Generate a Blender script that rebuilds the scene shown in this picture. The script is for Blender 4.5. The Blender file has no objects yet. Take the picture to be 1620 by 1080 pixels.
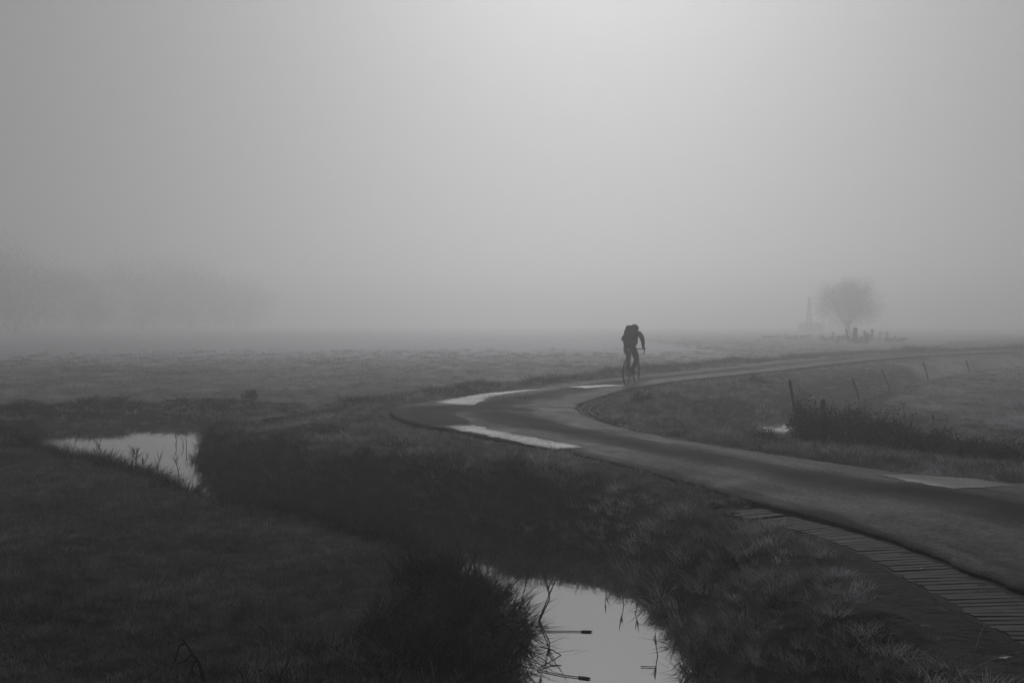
import bpy, math, random
import numpy as np
from math import sin, cos, pi, radians, atan2, sqrt
from mathutils import Vector, Matrix

random.seed(7)
rng = np.random.default_rng(11)
scene = bpy.context.scene
COL = scene.collection

# ------------------------------------------------------------------ camera
CAMZ = 1.65
F = 1575.0
cam_d = bpy.data.cameras.new("camera")
cam_d.sensor_width = 36.0
cam_d.lens = 35.0
cam_d.clip_start = 0.05
cam_d.clip_end = 2000.0
cam = bpy.data.objects.new("camera", cam_d)
COL.objects.link(cam)
cam.location = (0, 0, CAMZ)
cam.rotation_euler = (radians(90) - math.atan(30 / F), 0, 0)
scene.camera = cam

# ------------------------------------------------------------------ light
SUN_EL, SUN_AZ = radians(31), math.atan(140 / F)          # a little right of straight ahead, above the frame
sdir = Vector((sin(SUN_AZ) * cos(SUN_EL), cos(SUN_AZ) * cos(SUN_EL), sin(SUN_EL)))
SUN_STRENGTH = 1.45
HAZE_DENSITY = 0.0094
HAZE_G = 0.72
sun_d = bpy.data.lights.new("sun", 'SUN')
sun_d.energy = SUN_STRENGTH
sun_d.angle = radians(14)
sun_d.color = (1.0, 0.995, 0.985)
sun = bpy.data.objects.new("sun", sun_d)
COL.objects.link(sun)
sun.rotation_euler = sdir.to_track_quat('Z', 'Y').to_euler()

world = bpy.data.worlds.new("World")
scene.world = world
world.use_nodes = True
wn, wl = world.node_tree.nodes, world.node_tree.links
wn.clear()
w_out = wn.new('ShaderNodeOutputWorld')
w_bg = wn.new('ShaderNodeBackground')
w_bg.inputs['Strength'].default_value = 0.1
w_sky = wn.new('ShaderNodeTexSky')
w_sky.sky_type = 'NISHITA'
w_sky.sun_disc = False
w_sky.sun_elevation = SUN_EL
w_sky.sun_rotation = SUN_AZ
w_sky.air_density = 1.0
w_sky.dust_density = 6.0
w_bw = wn.new('ShaderNodeRGBToBW')
wl.new(w_sky.outputs[0], w_bw.inputs[0])
w_tc = wn.new('ShaderNodeTexCoord')
w_dot = wn.new('ShaderNodeVectorMath'); w_dot.operation = 'DOT_PRODUCT'
w_dot.inputs[1].default_value = sdir
w_nrm = wn.new('ShaderNodeVectorMath'); w_nrm.operation = 'NORMALIZE'
wl.new(w_tc.outputs['Generated'], w_nrm.inputs[0])
wl.new(w_nrm.outputs[0], w_dot.inputs[0])
def wmath(op, a, b=None):
    n = wn.new('ShaderNodeMath'); n.operation = op
    for i, v in enumerate((a, b)):
        if v is None: continue
        if isinstance(v, (int, float)): n.inputs[i].default_value = v
        else: wl.new(v, n.inputs[i])
    return n.outputs[0]
# sunlight spread by deep fog: a broad glow round the hidden sun
GLOW_SIG, GLOW_A, GLOW_B, SKY_W = radians(50), 1.7, 0.9, 0.02
th = wmath('ARCCOSINE', wmath('MINIMUM', w_dot.outputs['Value'], 0.99999))
t2 = wmath('POWER', wmath('DIVIDE', th, GLOW_SIG), 2.0)
glow = wmath('EXPONENT', wmath('MULTIPLY', t2, -1.0))
tot = wmath('ADD', wmath('ADD', wmath('MULTIPLY', glow, GLOW_B), GLOW_A), wmath('MULTIPLY', w_bw.outputs[0], SKY_W))
w_mix = wn.new('ShaderNodeVectorMath'); w_mix.operation = 'SCALE'
w_mix.inputs[0].default_value = (0.995, 0.985, 1.005)
wl.new(tot, w_mix.inputs['Scale'])
wl.new(w_mix.outputs[0], w_bg.inputs['Color'])
wl.new(w_bg.outputs[0], w_out.inputs['Surface'])

scene.view_settings.view_transform = 'Standard'
scene.view_settings.look = 'None'
scene.view_settings.gamma = 1.0
scene.view_settings.exposure = -0.28
scene.view_settings.use_curve_mapping = False
scene.render.engine = 'CYCLES'
cy = scene.cycles
cy.max_bounces = 6
cy.diffuse_bounces = 2
cy.glossy_bounces = 3
cy.transmission_bounces = 3
cy.volume_bounces = 1
cy.transparent_max_bounces = 6
cy.use_denoising = True
cy.denoising_input_passes = 'RGB_ALBEDO_NORMAL'
cy.denoising_prefilter = 'ACCURATE'
cy.sample_clamp_indirect = 4.0

# ------------------------------------------------------------------ helpers
def gp(px, py, z=0.0):
    """place measured in the photograph -> point of the plane at height z"""
    d = (CAMZ - z) * F / (py - 510.0)
    return Vector(((px - 810.0) / F * d, d, z))

def tag(o, label=None, cat=None, group=None, kind=None):
    if label: o['label'] = label
    if cat: o['category'] = cat
    if group: o['group'] = group
    if kind: o['kind'] = kind
    return o

def empty(name, loc=(0, 0, 0), rz=0.0):
    o = bpy.data.objects.new(name, None)
    o.empty_display_size = 0.2
    o.location = loc
    o.rotation_euler = (0, 0, rz)
    COL.objects.link(o)
    return o

def copy_tree(o, parent=None):
    c = o.copy(); COL.objects.link(c)
    if parent is not None: c.parent = parent
    for ch in [k for k in bpy.data.objects if k.parent == o and k != c]:
        copy_tree(ch, c)
    return c

class MB:
    def __init__(s): s.v = []; s.f = []
    def add(s, vs, fs):
        b = len(s.v); s.v += [tuple(v) for v in vs]; s.f += [tuple(i + b for i in f) for f in fs]
        return s
    def box(s, c, size, rot=None):
        hx, hy, hz = [k / 2 for k in size]
        vs = [Vector((x, y, z)) for x in (-hx, hx) for y in (-hy, hy) for z in (-hz, hz)]
        if rot is not None: vs = [rot @ v for v in vs]
        vs = [v + Vector(c) for v in vs]
        return s.add(vs, [(0, 1, 3, 2), (4, 6, 7, 5), (0, 4, 5, 1), (2, 3, 7, 6), (0, 2, 6, 4), (1, 5, 7, 3)])
    def tube(s, pts, radii, n=6, cap=True):
        pts = [Vector(p) for p in pts]
        if isinstance(radii, (int, float)): radii = [radii] * len(pts)
        rings = []
        up = Vector((0.13, 0.31, 1)).normalized()
        for i, p in enumerate(pts):
            d = (pts[min(i + 1, len(pts) - 1)] - pts[max(i - 1, 0)])
            if d.length < 1e-9: d = Vector((0, 0, 1))
            d.normalize()
            a = d.cross(up)
            if a.length < 0.1: a = d.cross(Vector((1, 0, 0)))
            a.normalize(); b = d.cross(a)
            rings.append([p + (a * cos(2 * pi * k / n) + b * sin(2 * pi * k / n)) * radii[i] for k in range(n)])
        vs = [v for r in rings for v in r]
        fs = [(i * n + k, i * n + (k + 1) % n, (i + 1) * n + (k + 1) % n, (i + 1) * n + k)
              for i in range(len(pts) - 1) for k in range(n)]
        if cap:
            fs.append(tuple(range(n - 1, -1, -1)))
            fs.append(tuple((len(pts) - 1) * n + k for k in range(n)))
        return s.add(vs, fs)
    def torus(s, c, R, r, axis='x', n=40, m=8):
        vs = []; fs = []
        for i in range(n):
            a = 2 * pi * i / n
            for k in range(m):
                b = 2 * pi * k / m
                rr = R + r * cos(b); h = r * sin(b)
                vs.append(Vector((h, rr * cos(a), rr * sin(a))) + Vector(c))
                fs.append((i * m + k, ((i + 1) % n) * m + k, ((i + 1) % n) * m + (k + 1) % m, i * m + (k + 1) % m))
        return s.add(vs, fs)
    def ell(s, c, rad, rot=None, nu=14, nv=9, lo=0.0, hi=1.0, fn=None):
        vs = []; fs = []
        for j in range(nv + 1):
            ph = pi * (lo + (hi - lo) * j / nv)
            for i in range(nu):
                a = 2 * pi * i / nu
                p = Vector((sin(ph) * cos(a), sin(ph) * sin(a), cos(ph)))
                if fn: p = fn(p)
                p = Vector((p.x * rad[0], p.y * rad[1], p.z * rad[2]))
                if rot is not None: p = rot @ p
                vs.append(p + Vector(c))
        for j in range(nv):
            for i in range(nu):
                fs.append((j * nu + i, (j + 1) * nu + i, (j + 1) * nu + (i + 1) % nu, j * nu + (i + 1) % nu))
        return s.add(vs, fs)
    def mesh(s, name, smooth=False):
        me = bpy.data.meshes.new(name)
        me.from_pydata(s.v, [], s.f)
        if smooth: me.polygons.foreach_set('use_smooth', [True] * len(me.polygons))
        me.update()
        return me
    def build(s, name, mat, parent=None, smooth=False, loc=None):
        o = bpy.data.objects.new(name, s.mesh(name, smooth))
        if mat: o.data.materials.append(mat)
        COL.objects.link(o)
        if parent is not None: o.parent = parent
        if loc is not None: o.location = loc
        return o

# ------------------------------------------------------------------ materials
TINT = (1.0, 0.98, 1.045)
def grey(v): return (v * TINT[0], v * TINT[1], v * TINT[2], 1)

def mat(name, lo, hi=None, rough=0.8, scale=6.0, detail=6.0, bump=0.0, bscale=None, spec=0.3, rnd=0.0,
        coords='Object', metal=0.0, trans=0.0, patch=None):
    hi = lo if hi is None else hi
    m = bpy.data.materials.new(name); m.use_nodes = True
    n, l = m.node_tree.nodes, m.node_tree.links
    b = n['Principled BSDF']
    b.inputs['Roughness'].default_value = rough
    b.inputs['Specular IOR Level'].default_value = spec
    b.inputs['Metallic'].default_value = metal
    tc = n.new('ShaderNodeTexCoord'); no = n.new('ShaderNodeTexNoise')
    no.inputs['Scale'].default_value = scale; no.inputs['Detail'].default_value = detail
    no.inputs['Roughness'].default_value = 0.65
    if coords == 'World':
        g = n.new('ShaderNodeNewGeometry'); src = g.outputs['Position']
    else: src = tc.outputs[coords]
    l.new(src, no.inputs['Vector'])
    r = n.new('ShaderNodeValToRGB')
    r.color_ramp.elements[0].position = 0.35; r.color_ramp.elements[1].position = 0.66
    r.color_ramp.elements[0].color = grey(lo); r.color_ramp.elements[1].color = grey(hi)
    l.new(no.outputs['Fac'], r.inputs['Fac'])
    col = r.outputs['Color']
    if patch:                                   # broad patches of richer and poorer growth
        g = n.new('ShaderNodeNewGeometry'); p = n.new('ShaderNodeTexNoise')
        p.inputs['Scale'].default_value = patch[0]; p.inputs['Detail'].default_value = 3
        l.new(g.outputs['Position'], p.inputs['Vector'])
        mr = n.new('ShaderNodeMapRange'); mr.inputs[1].default_value = 0.35; mr.inputs[2].default_value = 0.65
        mr.inputs[3].default_value = patch[1]; mr.inputs[4].default_value = patch[2]
        l.new(p.outputs['Fac'], mr.inputs[0])
        v = n.new('ShaderNodeVectorMath'); v.operation = 'SCALE'
        l.new(col, v.inputs[0]); l.new(mr.outputs[0], v.inputs['Scale']); col = v.outputs[0]
    if rnd > 0:
        oi = n.new('ShaderNodeObjectInfo'); mr = n.new('ShaderNodeMapRange')
        mr.inputs[3].default_value = 1 - rnd; mr.inputs[4].default_value = 1 + rnd
        l.new(oi.outputs['Random'], mr.inputs[0])
        v = n.new('ShaderNodeVectorMath'); v.operation = 'SCALE'
        l.new(col, v.inputs[0]); l.new(mr.outputs[0], v.inputs['Scale']); col = v.outputs[0]
    l.new(col, b.inputs['Base Color'])
    if bump > 0:
        bn = n.new('ShaderNodeTexNoise'); bn.inputs['Scale'].default_value = bscale or scale * 4
        bn.inputs['Detail'].default_value = 8
        l.new(src, bn.inputs['Vector'])
        bp = n.new('ShaderNodeBump'); bp.inputs['Strength'].default_value = 1.0
        bp.inputs['Distance'].default_value = bump
        l.new(bn.outputs['Fac'], bp.inputs['Height']); l.new(bp.outputs['Normal'], b.inputs['Normal'])
    if trans > 0:
        out = n['Material Output']; t = n.new('ShaderNodeBsdfTranslucent'); mx = n.new('ShaderNodeMixShader')
        l.new(col, t.inputs['Color']); mx.inputs[0].default_value = trans
        l.new(b.outputs[0], mx.inputs[1]); l.new(t.outputs[0], mx.inputs[2]); l.new(mx.outputs[0], out.inputs['Surface'])
    return m

M = {}
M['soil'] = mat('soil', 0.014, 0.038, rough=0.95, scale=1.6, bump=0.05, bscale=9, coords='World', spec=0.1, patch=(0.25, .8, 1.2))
_n, _l = M['soil'].node_tree.nodes, M['soil'].node_tree.links      # pasture turf on the fields, paled far off to imitate fog
_b = _n['Principled BSDF']; _src = _b.inputs['Base Color'].links[0].from_socket
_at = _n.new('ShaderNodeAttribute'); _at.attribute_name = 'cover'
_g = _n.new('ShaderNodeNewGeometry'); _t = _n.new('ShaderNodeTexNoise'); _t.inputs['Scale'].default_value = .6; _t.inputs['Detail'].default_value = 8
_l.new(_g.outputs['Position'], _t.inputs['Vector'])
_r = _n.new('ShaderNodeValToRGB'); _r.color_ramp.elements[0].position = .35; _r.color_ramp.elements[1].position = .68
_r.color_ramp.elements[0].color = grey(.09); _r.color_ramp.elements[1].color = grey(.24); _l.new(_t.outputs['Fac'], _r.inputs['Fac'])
_at2 = _n.new('ShaderNodeAttribute'); _at2.attribute_name = 'fog_fade'
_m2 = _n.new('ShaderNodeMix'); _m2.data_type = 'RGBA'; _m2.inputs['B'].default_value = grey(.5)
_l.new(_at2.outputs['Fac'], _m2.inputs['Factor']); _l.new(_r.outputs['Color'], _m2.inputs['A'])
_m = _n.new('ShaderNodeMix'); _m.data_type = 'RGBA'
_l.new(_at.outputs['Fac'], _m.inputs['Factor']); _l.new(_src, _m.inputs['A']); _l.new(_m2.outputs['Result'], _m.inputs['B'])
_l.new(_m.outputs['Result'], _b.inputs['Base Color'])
M['lawn'] = mat('lawn_blades', 0.065, 0.20, rough=0.7, scale=5, coords='World', rnd=.35, trans=.25, spec=.25, patch=(0.9, .7, 1.3))
M['verge'] = mat('verge_blades', 0.08, 0.32, rough=0.6, scale=5, coords='World', rnd=.6, trans=.4, spec=.25, patch=(1.1, .5, 1.4))
M['rank'] = mat('rank_blades', 0.006, 0.035, rough=0.8, scale=5, coords='World', rnd=.7, trans=.15, spec=.15, patch=(1.0, .5, 1.4))
M['bank'] = mat('bank_blades', 0.025, 0.15, rough=0.7, scale=5, coords='World', rnd=.45, trans=.2, spec=.2, patch=(1.0, .7, 1.3))
M['dry'] = mat('dry_blades', 0.10, 0.24, rough=0.6, scale=9, coords='World', rnd=.4, trans=.3, spec=.25)
M['field'] = mat('field_blades', 0.13, 0.32, rough=0.35, scale=2, coords='World', rnd=.3, trans=.45, spec=.6, patch=(0.25, .8, 1.2))
M['leafy'] = mat('shrub_leaves', 0.02, 0.05, rough=0.6, scale=20, rnd=.2, trans=.15)
M['bark'] = mat('bark', 0.04, 0.1, rough=0.9, scale=30, bump=0.01)
M['twig'] = mat('dead_twig', 0.012, 0.03, rough=0.8, scale=40)
M['reed'] = mat('reed_stem', 0.02, 0.06, rough=0.6, scale=40, trans=.1)
M['wood'] = mat('weathered_wood', 0.012, 0.03, rough=0.85, scale=14, bump=0.004, bscale=60)
M['clod'] = mat('earth', 0.012, 0.03, rough=0.95, scale=20, bump=0.02)
M['leaf'] = mat('fallen_leaf', 0.16, 0.34, rough=0.5, scale=30, spec=.5)
M['concrete'] = mat('worn_concrete', 0.016, 0.034, rough=0.8, scale=8, coords='World', bump=0.003, bscale=120, rnd=.25)
M['tyre'] = mat('tyre_rubber', 0.012, rough=0.7)
M['frame'] = mat('bicycle_paint', 0.02, rough=0.35, spec=.5)
M['metal'] = mat('alloy', 0.25, rough=0.35, metal=1.0)
M['saddle'] = mat('saddle_vinyl', 0.015, rough=0.5)
M['jacket'] = mat('jacket_cloth', 0.018, 0.03, rough=0.85, scale=30, bump=0.004, bscale=25)
M['tights'] = mat('tights_cloth', 0.012, 0.018, rough=0.8, scale=30)
M['skin'] = mat('skin', 0.28, 0.33, rough=0.55, scale=20)
M['hair'] = mat('hair', 0.02, rough=0.6)
M['helmet'] = mat('helmet_shell', 0.02, 0.025, rough=0.3, spec=.5)
M['helmet_pale'] = mat('helmet_pale', 0.55, 0.65, rough=0.3, spec=.5)
M['shoe'] = mat('shoe_leather', 0.015, rough=0.5)
M['pack'] = mat('backpack_cloth', 0.012, 0.02, rough=0.8, scale=40, bump=0.004, bscale=30)
M['bottle'] = mat('bottle_plastic', 0.4, 0.5, rough=0.4)
M['brick'] = mat('brick_wall', 0.12, 0.22, rough=0.9, scale=4, bump=.01)
M['roof'] = mat('roof_tiles', 0.05, 0.09, rough=0.8, scale=5, bump=.02)
M['glass'] = mat('dark_glass', 0.02, rough=0.1, spec=.6)
M['steel'] = mat('galvanised_steel', 0.12, 0.18, rough=0.5, metal=.6)
M['board'] = mat('sign_board', 0.25, 0.3, rough=0.6)

# water: still dark ditch water
m = bpy.data.materials.new('still_water'); m.use_nodes = True
n, l = m.node_tree.nodes, m.node_tree.links
b = n['Principled BSDF']; b.inputs['Base Color'].default_value = grey(0.012)
b.inputs['Roughness'].default_value = 0.03; b.inputs['IOR'].default_value = 3.5
b.inputs['Specular IOR Level'].default_value = 0.5
g = n.new('ShaderNodeNewGeometry'); no = n.new('ShaderNodeTexNoise'); no.inputs['Scale'].default_value = 5
no.inputs['Detail'].default_value = 3
l.new(g.outputs['Position'], no.inputs['Vector'])
bp = n.new('ShaderNodeBump'); bp.inputs['Distance'].default_value = 0.0012
l.new(no.outputs['Fac'], bp.inputs['Height']); l.new(bp.outputs['Normal'], b.inputs['Normal'])
M['water'] = m

# asphalt: UV.x runs across the road, UV.y along it
def asphalt(name, base, fine=.35, strips=True, edge=1.0, rough=(0.55, 0.75), spec=.22):
    m = bpy.data.materials.new(name); m.use_nodes = True
    n, l = m.node_tree.nodes, m.node_tree.links
    b = n['Principled BSDF']
    g = n.new('ShaderNodeNewGeometry')
    def noise(scale, detail=5, vec=g.outputs['Position'], r=.6):
        q = n.new('ShaderNodeTexNoise'); q.inputs['Scale'].default_value = scale
        q.inputs['Detail'].default_value = detail; q.inputs['Roughness'].default_value = r
        l.new(vec, q.inputs['Vector']); return q.outputs['Fac']
    def mth(op, a, c=None, d=None):
        q = n.new('ShaderNodeMath'); q.operation = op
        for i, v in enumerate((a, c, d)):
            if v is None: continue
            if isinstance(v, (int, float)): q.inputs[i].default_value = v
            else: l.new(v, q.inputs[i])
        return q.outputs[0]
    def mr(v, a, c, d, e):
        q = n.new('ShaderNodeMapRange'); l.new(v, q.inputs[0])
        for i, k in enumerate((a, c, d, e)): q.inputs[i + 1].default_value = k
        return q.outputs[0]
    fine_n = mr(noise(45, 5, r=.8), .3, .7, 1 - fine, 1 + fine)
    big = mr(noise(.9, 5), .32, .68, .72, 1.28)
    v = mth('MULTIPLY', fine_n, big)
    mid = mr(noise(7, 6), .3, .7, .85, 1.15)
    v = mth('MULTIPLY', v, mid)
    v = mth('MULTIPLY', v, mr(noise(19, 4, r=.75), .35, .65, 1 - fine * .7, 1 + fine * .7))
    wet = noise(1.3, 6)
    rg = mr(wet, .35, .65, rough[0], rough[1])
    if strips:
        uv = n.new('ShaderNodeUVMap'); uv.uv_map = 'UVMap'
        mp = n.new('ShaderNodeMapping'); mp.inputs['Scale'].default_value = (9, .55, 1)
        l.new(uv.outputs[0], mp.inputs[0])
        streak = noise(1.0, 5, mp.outputs[0])
        sep = n.new('ShaderNodeSeparateXYZ'); l.new(uv.outputs[0], sep.inputs[0])
        u = mth('ADD', sep.outputs[0], mr(streak, .2, .8, -.10, .10))
        cr = n.new('ShaderNodeValToRGB'); l.new(u, cr.inputs[0])
        e = cr.color_ramp.elements
        e[0].position = 0.0; e[0].color = (.45,) * 3 + (1,)
        e[1].position = 1.0; e[1].color = (1.2,) * 3 + (1,)
        for p, k in ((.05, .6), (.10, 1.1), (.30, 1.3), (.40, .6), (.50, .22), (.62, .25), (.72, .8), (.82, 1.6)):
            q = e.new(p); q.color = (k, k, k, 1)
        v = mth('MULTIPLY', v, cr.outputs[0])
        v = mth('MULTIPLY', v, mr(streak, .3, .7, .6, 1.4))
        rg = mth('ADD', rg, mr(cr.outputs[0], .3, 1.2, .14, -.04))
    if not strips:
        ea = n.new('ShaderNodeAttribute'); ea.attribute_name = 'edge'
        w_ = mth('ADD', ea.outputs['Fac'], mr(noise(9, 6, r=.75), .3, .7, -.55, .35))
        v = mth('MULTIPLY', v, mr(w_, 0, 1, edge, 1))
    col = n.new('ShaderNodeVectorMath'); col.operation = 'SCALE'
    col.inputs[0].default_value = grey(base)[:3]
    l.new(v, col.inputs['Scale']); l.new(col.outputs[0], b.inputs['Base Color'])
    l.new(rg, b.inputs['Roughness'])
    b.inputs['Specular IOR Level'].default_value = spec
    bp = n.new('ShaderNodeBump'); bp.inputs['Distance'].default_value = .014
    l.new(noise(50, 5), bp.inputs['Height']); l.new(bp.outputs['Normal'], b.inputs['Normal'])
    return m
M['asphalt'] = asphalt('old_asphalt', 0.056, fine=.75, rough=(.66, .85), spec=.08)
M['patch_pale'] = asphalt('pale_patch_asphalt', 0.42, fine=.7, edge=.22, strips=False, rough=(.42, .6))  # wet sheen of the mended pieces put into the pale colour
M['patch_dark'] = asphalt('dark_patch_asphalt', 0.02, edge=2.2, strips=False, rough=(.8, .95), spec=.05)
M['patch_mid'] = asphalt('worn_patch_asphalt', 0.055, fine=.6, strips=False, rough=(.5, .65))

# ------------------------------------------------------------------ noise and curves in numpy
def vnoise(x, y, seed=0):
    x = np.asarray(x, float); y = np.asarray(y, float)
    xi = np.floor(x).astype(np.int64); yi = np.floor(y).astype(np.int64)
    fx = x - xi; fy = y - yi
    fx = fx * fx * (3 - 2 * fx); fy = fy * fy * (3 - 2 * fy)
    def h(a, b):
        k = (a * 374761393 + b * 668265263 + seed * 1442695041) & 0xffffffff
        k = ((k ^ (k >> 13)) * 1274126177) & 0xffffffff
        return ((k ^ (k >> 16)) & 0xffff) / 65535.0
    return (h(xi, yi) * (1 - fx) + h(xi + 1, yi) * fx) * (1 - fy) + (h(xi, yi + 1) * (1 - fx) + h(xi + 1, yi + 1) * fx) * fy
def fbm(x, y, f, seed=0, o=4):
    s = 0; a = .5
    for i in range(o):
        s = s + a * (vnoise(x * f, y * f, seed + i * 17) - .5); f *= 2.1; a *= .5
    return s
def sstep(t): t = np.clip(t, 0, 1); return t * t * (3 - 2 * t)
def catmull(P, k=10):
    P = np.array(P, float); out = []
    Q = np.vstack([2 * P[0] - P[1], P, 2 * P[-1] - P[-2]])
    for i in range(1, len(Q) - 2):
        for j in range(k):
            t = j / k
            out.append(.5 * ((2 * Q[i]) + (-Q[i - 1] + Q[i + 1]) * t + (2 * Q[i - 1] - 5 * Q[i] + 4 * Q[i + 1] - Q[i + 2]) * t * t
                             + (-Q[i - 1] + 3 * Q[i] - 3 * Q[i + 1] + Q[i + 2]) * t ** 3))
    out.append(P[-1])
    return np.array(out)
def dist_line(X, Y, L, W=None):
    """distance, side sign (+ left of travel) and interpolated width of the nearest point of polyline L"""
    best = np.full(X.shape, 1e9); side = np.zeros(X.shape); wid = np.zeros(X.shape)
    for i in range(len(L) - 1):
        ax, ay = L[i][:2]; bx, by = L[i + 1][:2]
        dx, dy = bx - ax, by - ay; q = dx * dx + dy * dy + 1e-12
        t = np.clip(((X - ax) * dx + (Y - ay) * dy) / q, 0, 1)
        ex = X - ax - t * dx; ey = Y - ay - t * dy
        d = np.hypot(ex, ey)
        if W is not None: w = W[i] * (1 - t) + W[i + 1] * t; key = d - w
        else: w = 0; key = d
        k = key < best
        best = np.where(k, key, best)
        side = np.where(k, np.sign(dx * ey - dy * ex), side)
    return best, side

# ------------------------------------------------------------------ the lie of the land
OUTER = [(3.0, -6), (3.0, 1), (3.12, 4), (3.14, 6.1), (2.84, 7.85), (2.45, 8.8), (2.07, 9.66), (1.38, 11.4), (.72, 12.75), (.12, 13.6),
         (-.9, 15.3), (-1.72, 16.6), (-2.3, 18.7), (-2.2, 20.1), (-1.38, 21.7), (-.3, 23.6), (.75, 25.7), (1.95, 28), (3.2, 29.9),
         (5.2, 33), (8, 37.3), (10.9, 41.9), (16, 49), (22.4, 56), (32, 64), (60, 84), (130, 130)]
INNER = [(7.6, -6), (7.3, 1), (7.1, 5), (6.4, 8.2), (5.3, 10.1), (4.34, 11.0), (3.75, 11.8), (2.95, 13.1), (2.3, 14.2), (1.82, 15.4),
         (1.45, 16.8), (1.25, 18), (1.2, 18.9), (1.3, 19.8), (1.5, 20.7), (1.95, 22.2), (2.75, 24.4), (3.85, 26.8), (5.0, 28.7),
         (7.35, 31.9), (9.9, 35.4), (13, 39.9), (18.1, 46.9), (24.4, 53.6), (34, 61), (62, 81), (132, 127)]
K = 12
OUT = catmull(OUTER, K); INN = catmull(INNER, K)
# crumbled edges
def crumble(L, amp, seed, fq=2.2):
    s = np.concatenate([[0], np.cumsum(np.hypot(*np.diff(L, axis=0).T))])
    t = np.gradient(L, axis=0); t /= np.hypot(t[:, 0], t[:, 1])[:, None]
    nrm = np.stack([-t[:, 1], t[:, 0]], 1)
    return L + nrm * (amp * fbm(s, s * 0 + seed, fq, seed, 4))[:, None]
# resample finely near the viewer
def resample(A, B, n):
    mid = (A + B) / 2
    s = np.concatenate([[0], np.cumsum(np.hypot(*np.diff(mid, axis=0).T))])
    q = np.concatenate([np.linspace(0, 55, n), np.linspace(55, s[-1], 80)[1:]])
    r = lambda L: np.stack([np.interp(q, s, L[:, 0]), np.interp(q, s, L[:, 1])], 1)
    return r(A), r(B), q
OUT, INN, SROAD = resample(OUT, INN, 1000)
OUT = crumble(crumble(OUT, .10, 3), .07, 13, 7.); INN = crumble(crumble(INN, .12, 8), .07, 18, 7.)

DITCH = catmull([(.6, -8, .5), (.66, 3, .56), (.66, 6.8, .56), (.50, 8.5, .66), (-.22, 10.4, .84), (-1.6, 11.8, .75), (-3.2, 13.1, .75),
                 (-5.05, 15.25, .55), (-6.75, 17.6, 1.2), (-7.8, 20.4, 2.2), (-9.5, 19.6, .72), (-13, 18.5, .8), (-25, 17.5, .9), (-60, 14, .9)], 8)
DITCH2 = catmull([(60, 78, .4), (26, 50, .4), (14, 35.5, .4), (8.9, 27.4, .45), (6.3, 23.4, .55), (5.35, 21.8, .8), (4.9, 20, .75), (4.65, 18.9, .6), (4.65, 18.0, .1)], 8)

def axis(lo, fl, fh, hi, step, growth=1.09):
    a = list(np.arange(fl, fh + 1e-6, step))
    s = step; v = fh
    while v < hi: s = min(s * growth, 14); v += s; a.append(v)
    s = step; v = fl
    while v > lo: s = min(s * growth, 14); v -= s; a.insert(0, v)
    return np.array(a)
XS = axis(-400, -11, 10, 400, .11); YS = axis(-60, 3.5, 27, 420, .11)
GX, GY = np.meshgrid(XS, YS)                      # [iy, ix]
near = (GX > -60) & (GX < 140) & (GY < 140)
D1, S1 = dist_line(GX, GY, DITCH, DITCH[:, 2])
D2, S2 = dist_line(GX, GY, DITCH2, DITCH2[:, 2])
dO, _ = dist_line(GX, GY, OUT[::2]); dI, _ = dist_line(GX, GY, INN[::2])
poly = np.vstack([OUT[::2], INN[::2][::-1]])
inside = np.zeros(GX.shape, bool)
for i in range(len(poly)):
    x0, y0 = poly[i]; x1, y1 = poly[(i + 1) % len(poly)]
    if y0 == y1: continue
    c = ((y0 > GY) != (y1 > GY)) & (GX < (x1 - x0) * (GY - y0) / (y1 - y0) + x0)
    inside ^= c
RD = np.where(inside, -1, 1) * np.minimum(dO, dI)
lawn = S1 > 0                                     # left of the ditch, seen walking away from the camera
# far side: beyond the outer road edge and beyond the ditch
H = -.07 - .07 * sstep((RD - .3) / 2.5)
farleft = (~lawn) & (dO < dI) & ((GX < -2.0 + (GY - 21.5) * .62) | (GX < -4)) & (GY > 19)
H -= np.where(farleft, .20 * sstep((dO - 1.2) / 2.5), 0)
rightf = (dI < dO) & (RD > 0)
field2 = rightf & (S2 > 0)
H = np.where(lawn, -.42 + .14 * sstep((D1 - 1.0) / 5) + .10 * fbm(GX, GY, .35, 5), H)
H -= np.where(rightf, .16 * sstep((RD - .5) / 3), 0)
rough = np.where(lawn, .06, np.where(rightf, .10, .30)) * sstep((RD - .35) / 1.1)
H = H + rough * fbm(GX, GY, 1.1, 21, 4) + np.where(RD > .3, .9, 0) * rough * fbm(GX, GY, 3.0, 31, 3)
H += .35 * fbm(GX, GY, .03, 41, 2) * sstep((np.hypot(GX, GY) - 45) / 60)
# ditches
wob = .22 * fbm(GX, GY, 1.3, 51, 3)
b1 = np.where(lawn, .6, np.where(farleft, 2.6, .5 + .45 * sstep((12.6 - GY) / 2.2)))
t1 = np.clip((D1 + .12 + wob) / b1, 0, 1)
H = -1.0 + (H + 1.0) * np.where(farleft, .55 * t1 + .45 * np.sin(t1 * pi / 2), np.sin(t1 * pi / 2) ** .9)
t2 = np.clip((D2 + .12 + wob) / 1.1, 0, 1)
H = -1.0 + (H + 1.0) * sstep(t2) ** .8
# lifted lip of the verge bank
H += np.where(~lawn, .06 * np.exp(-((D1 - 1.4) / .6) ** 2), 0.0)
# bed of the road and of the paved strip
H = np.where(RD < .9, np.minimum(H, -.032 - .03 * sstep(RD / .9)), H)
H = np.where(RD < -.16, np.minimum(H, -.16), H)
# strip of concrete pavers lies beside the outer edge near the viewer
paverzone = (dO < .50) & (RD > -.14) & (GY < 9.3) & (GY > 2) & (dO < dI)
H = np.where(paverzone, np.minimum(H, -.072), H)

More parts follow.
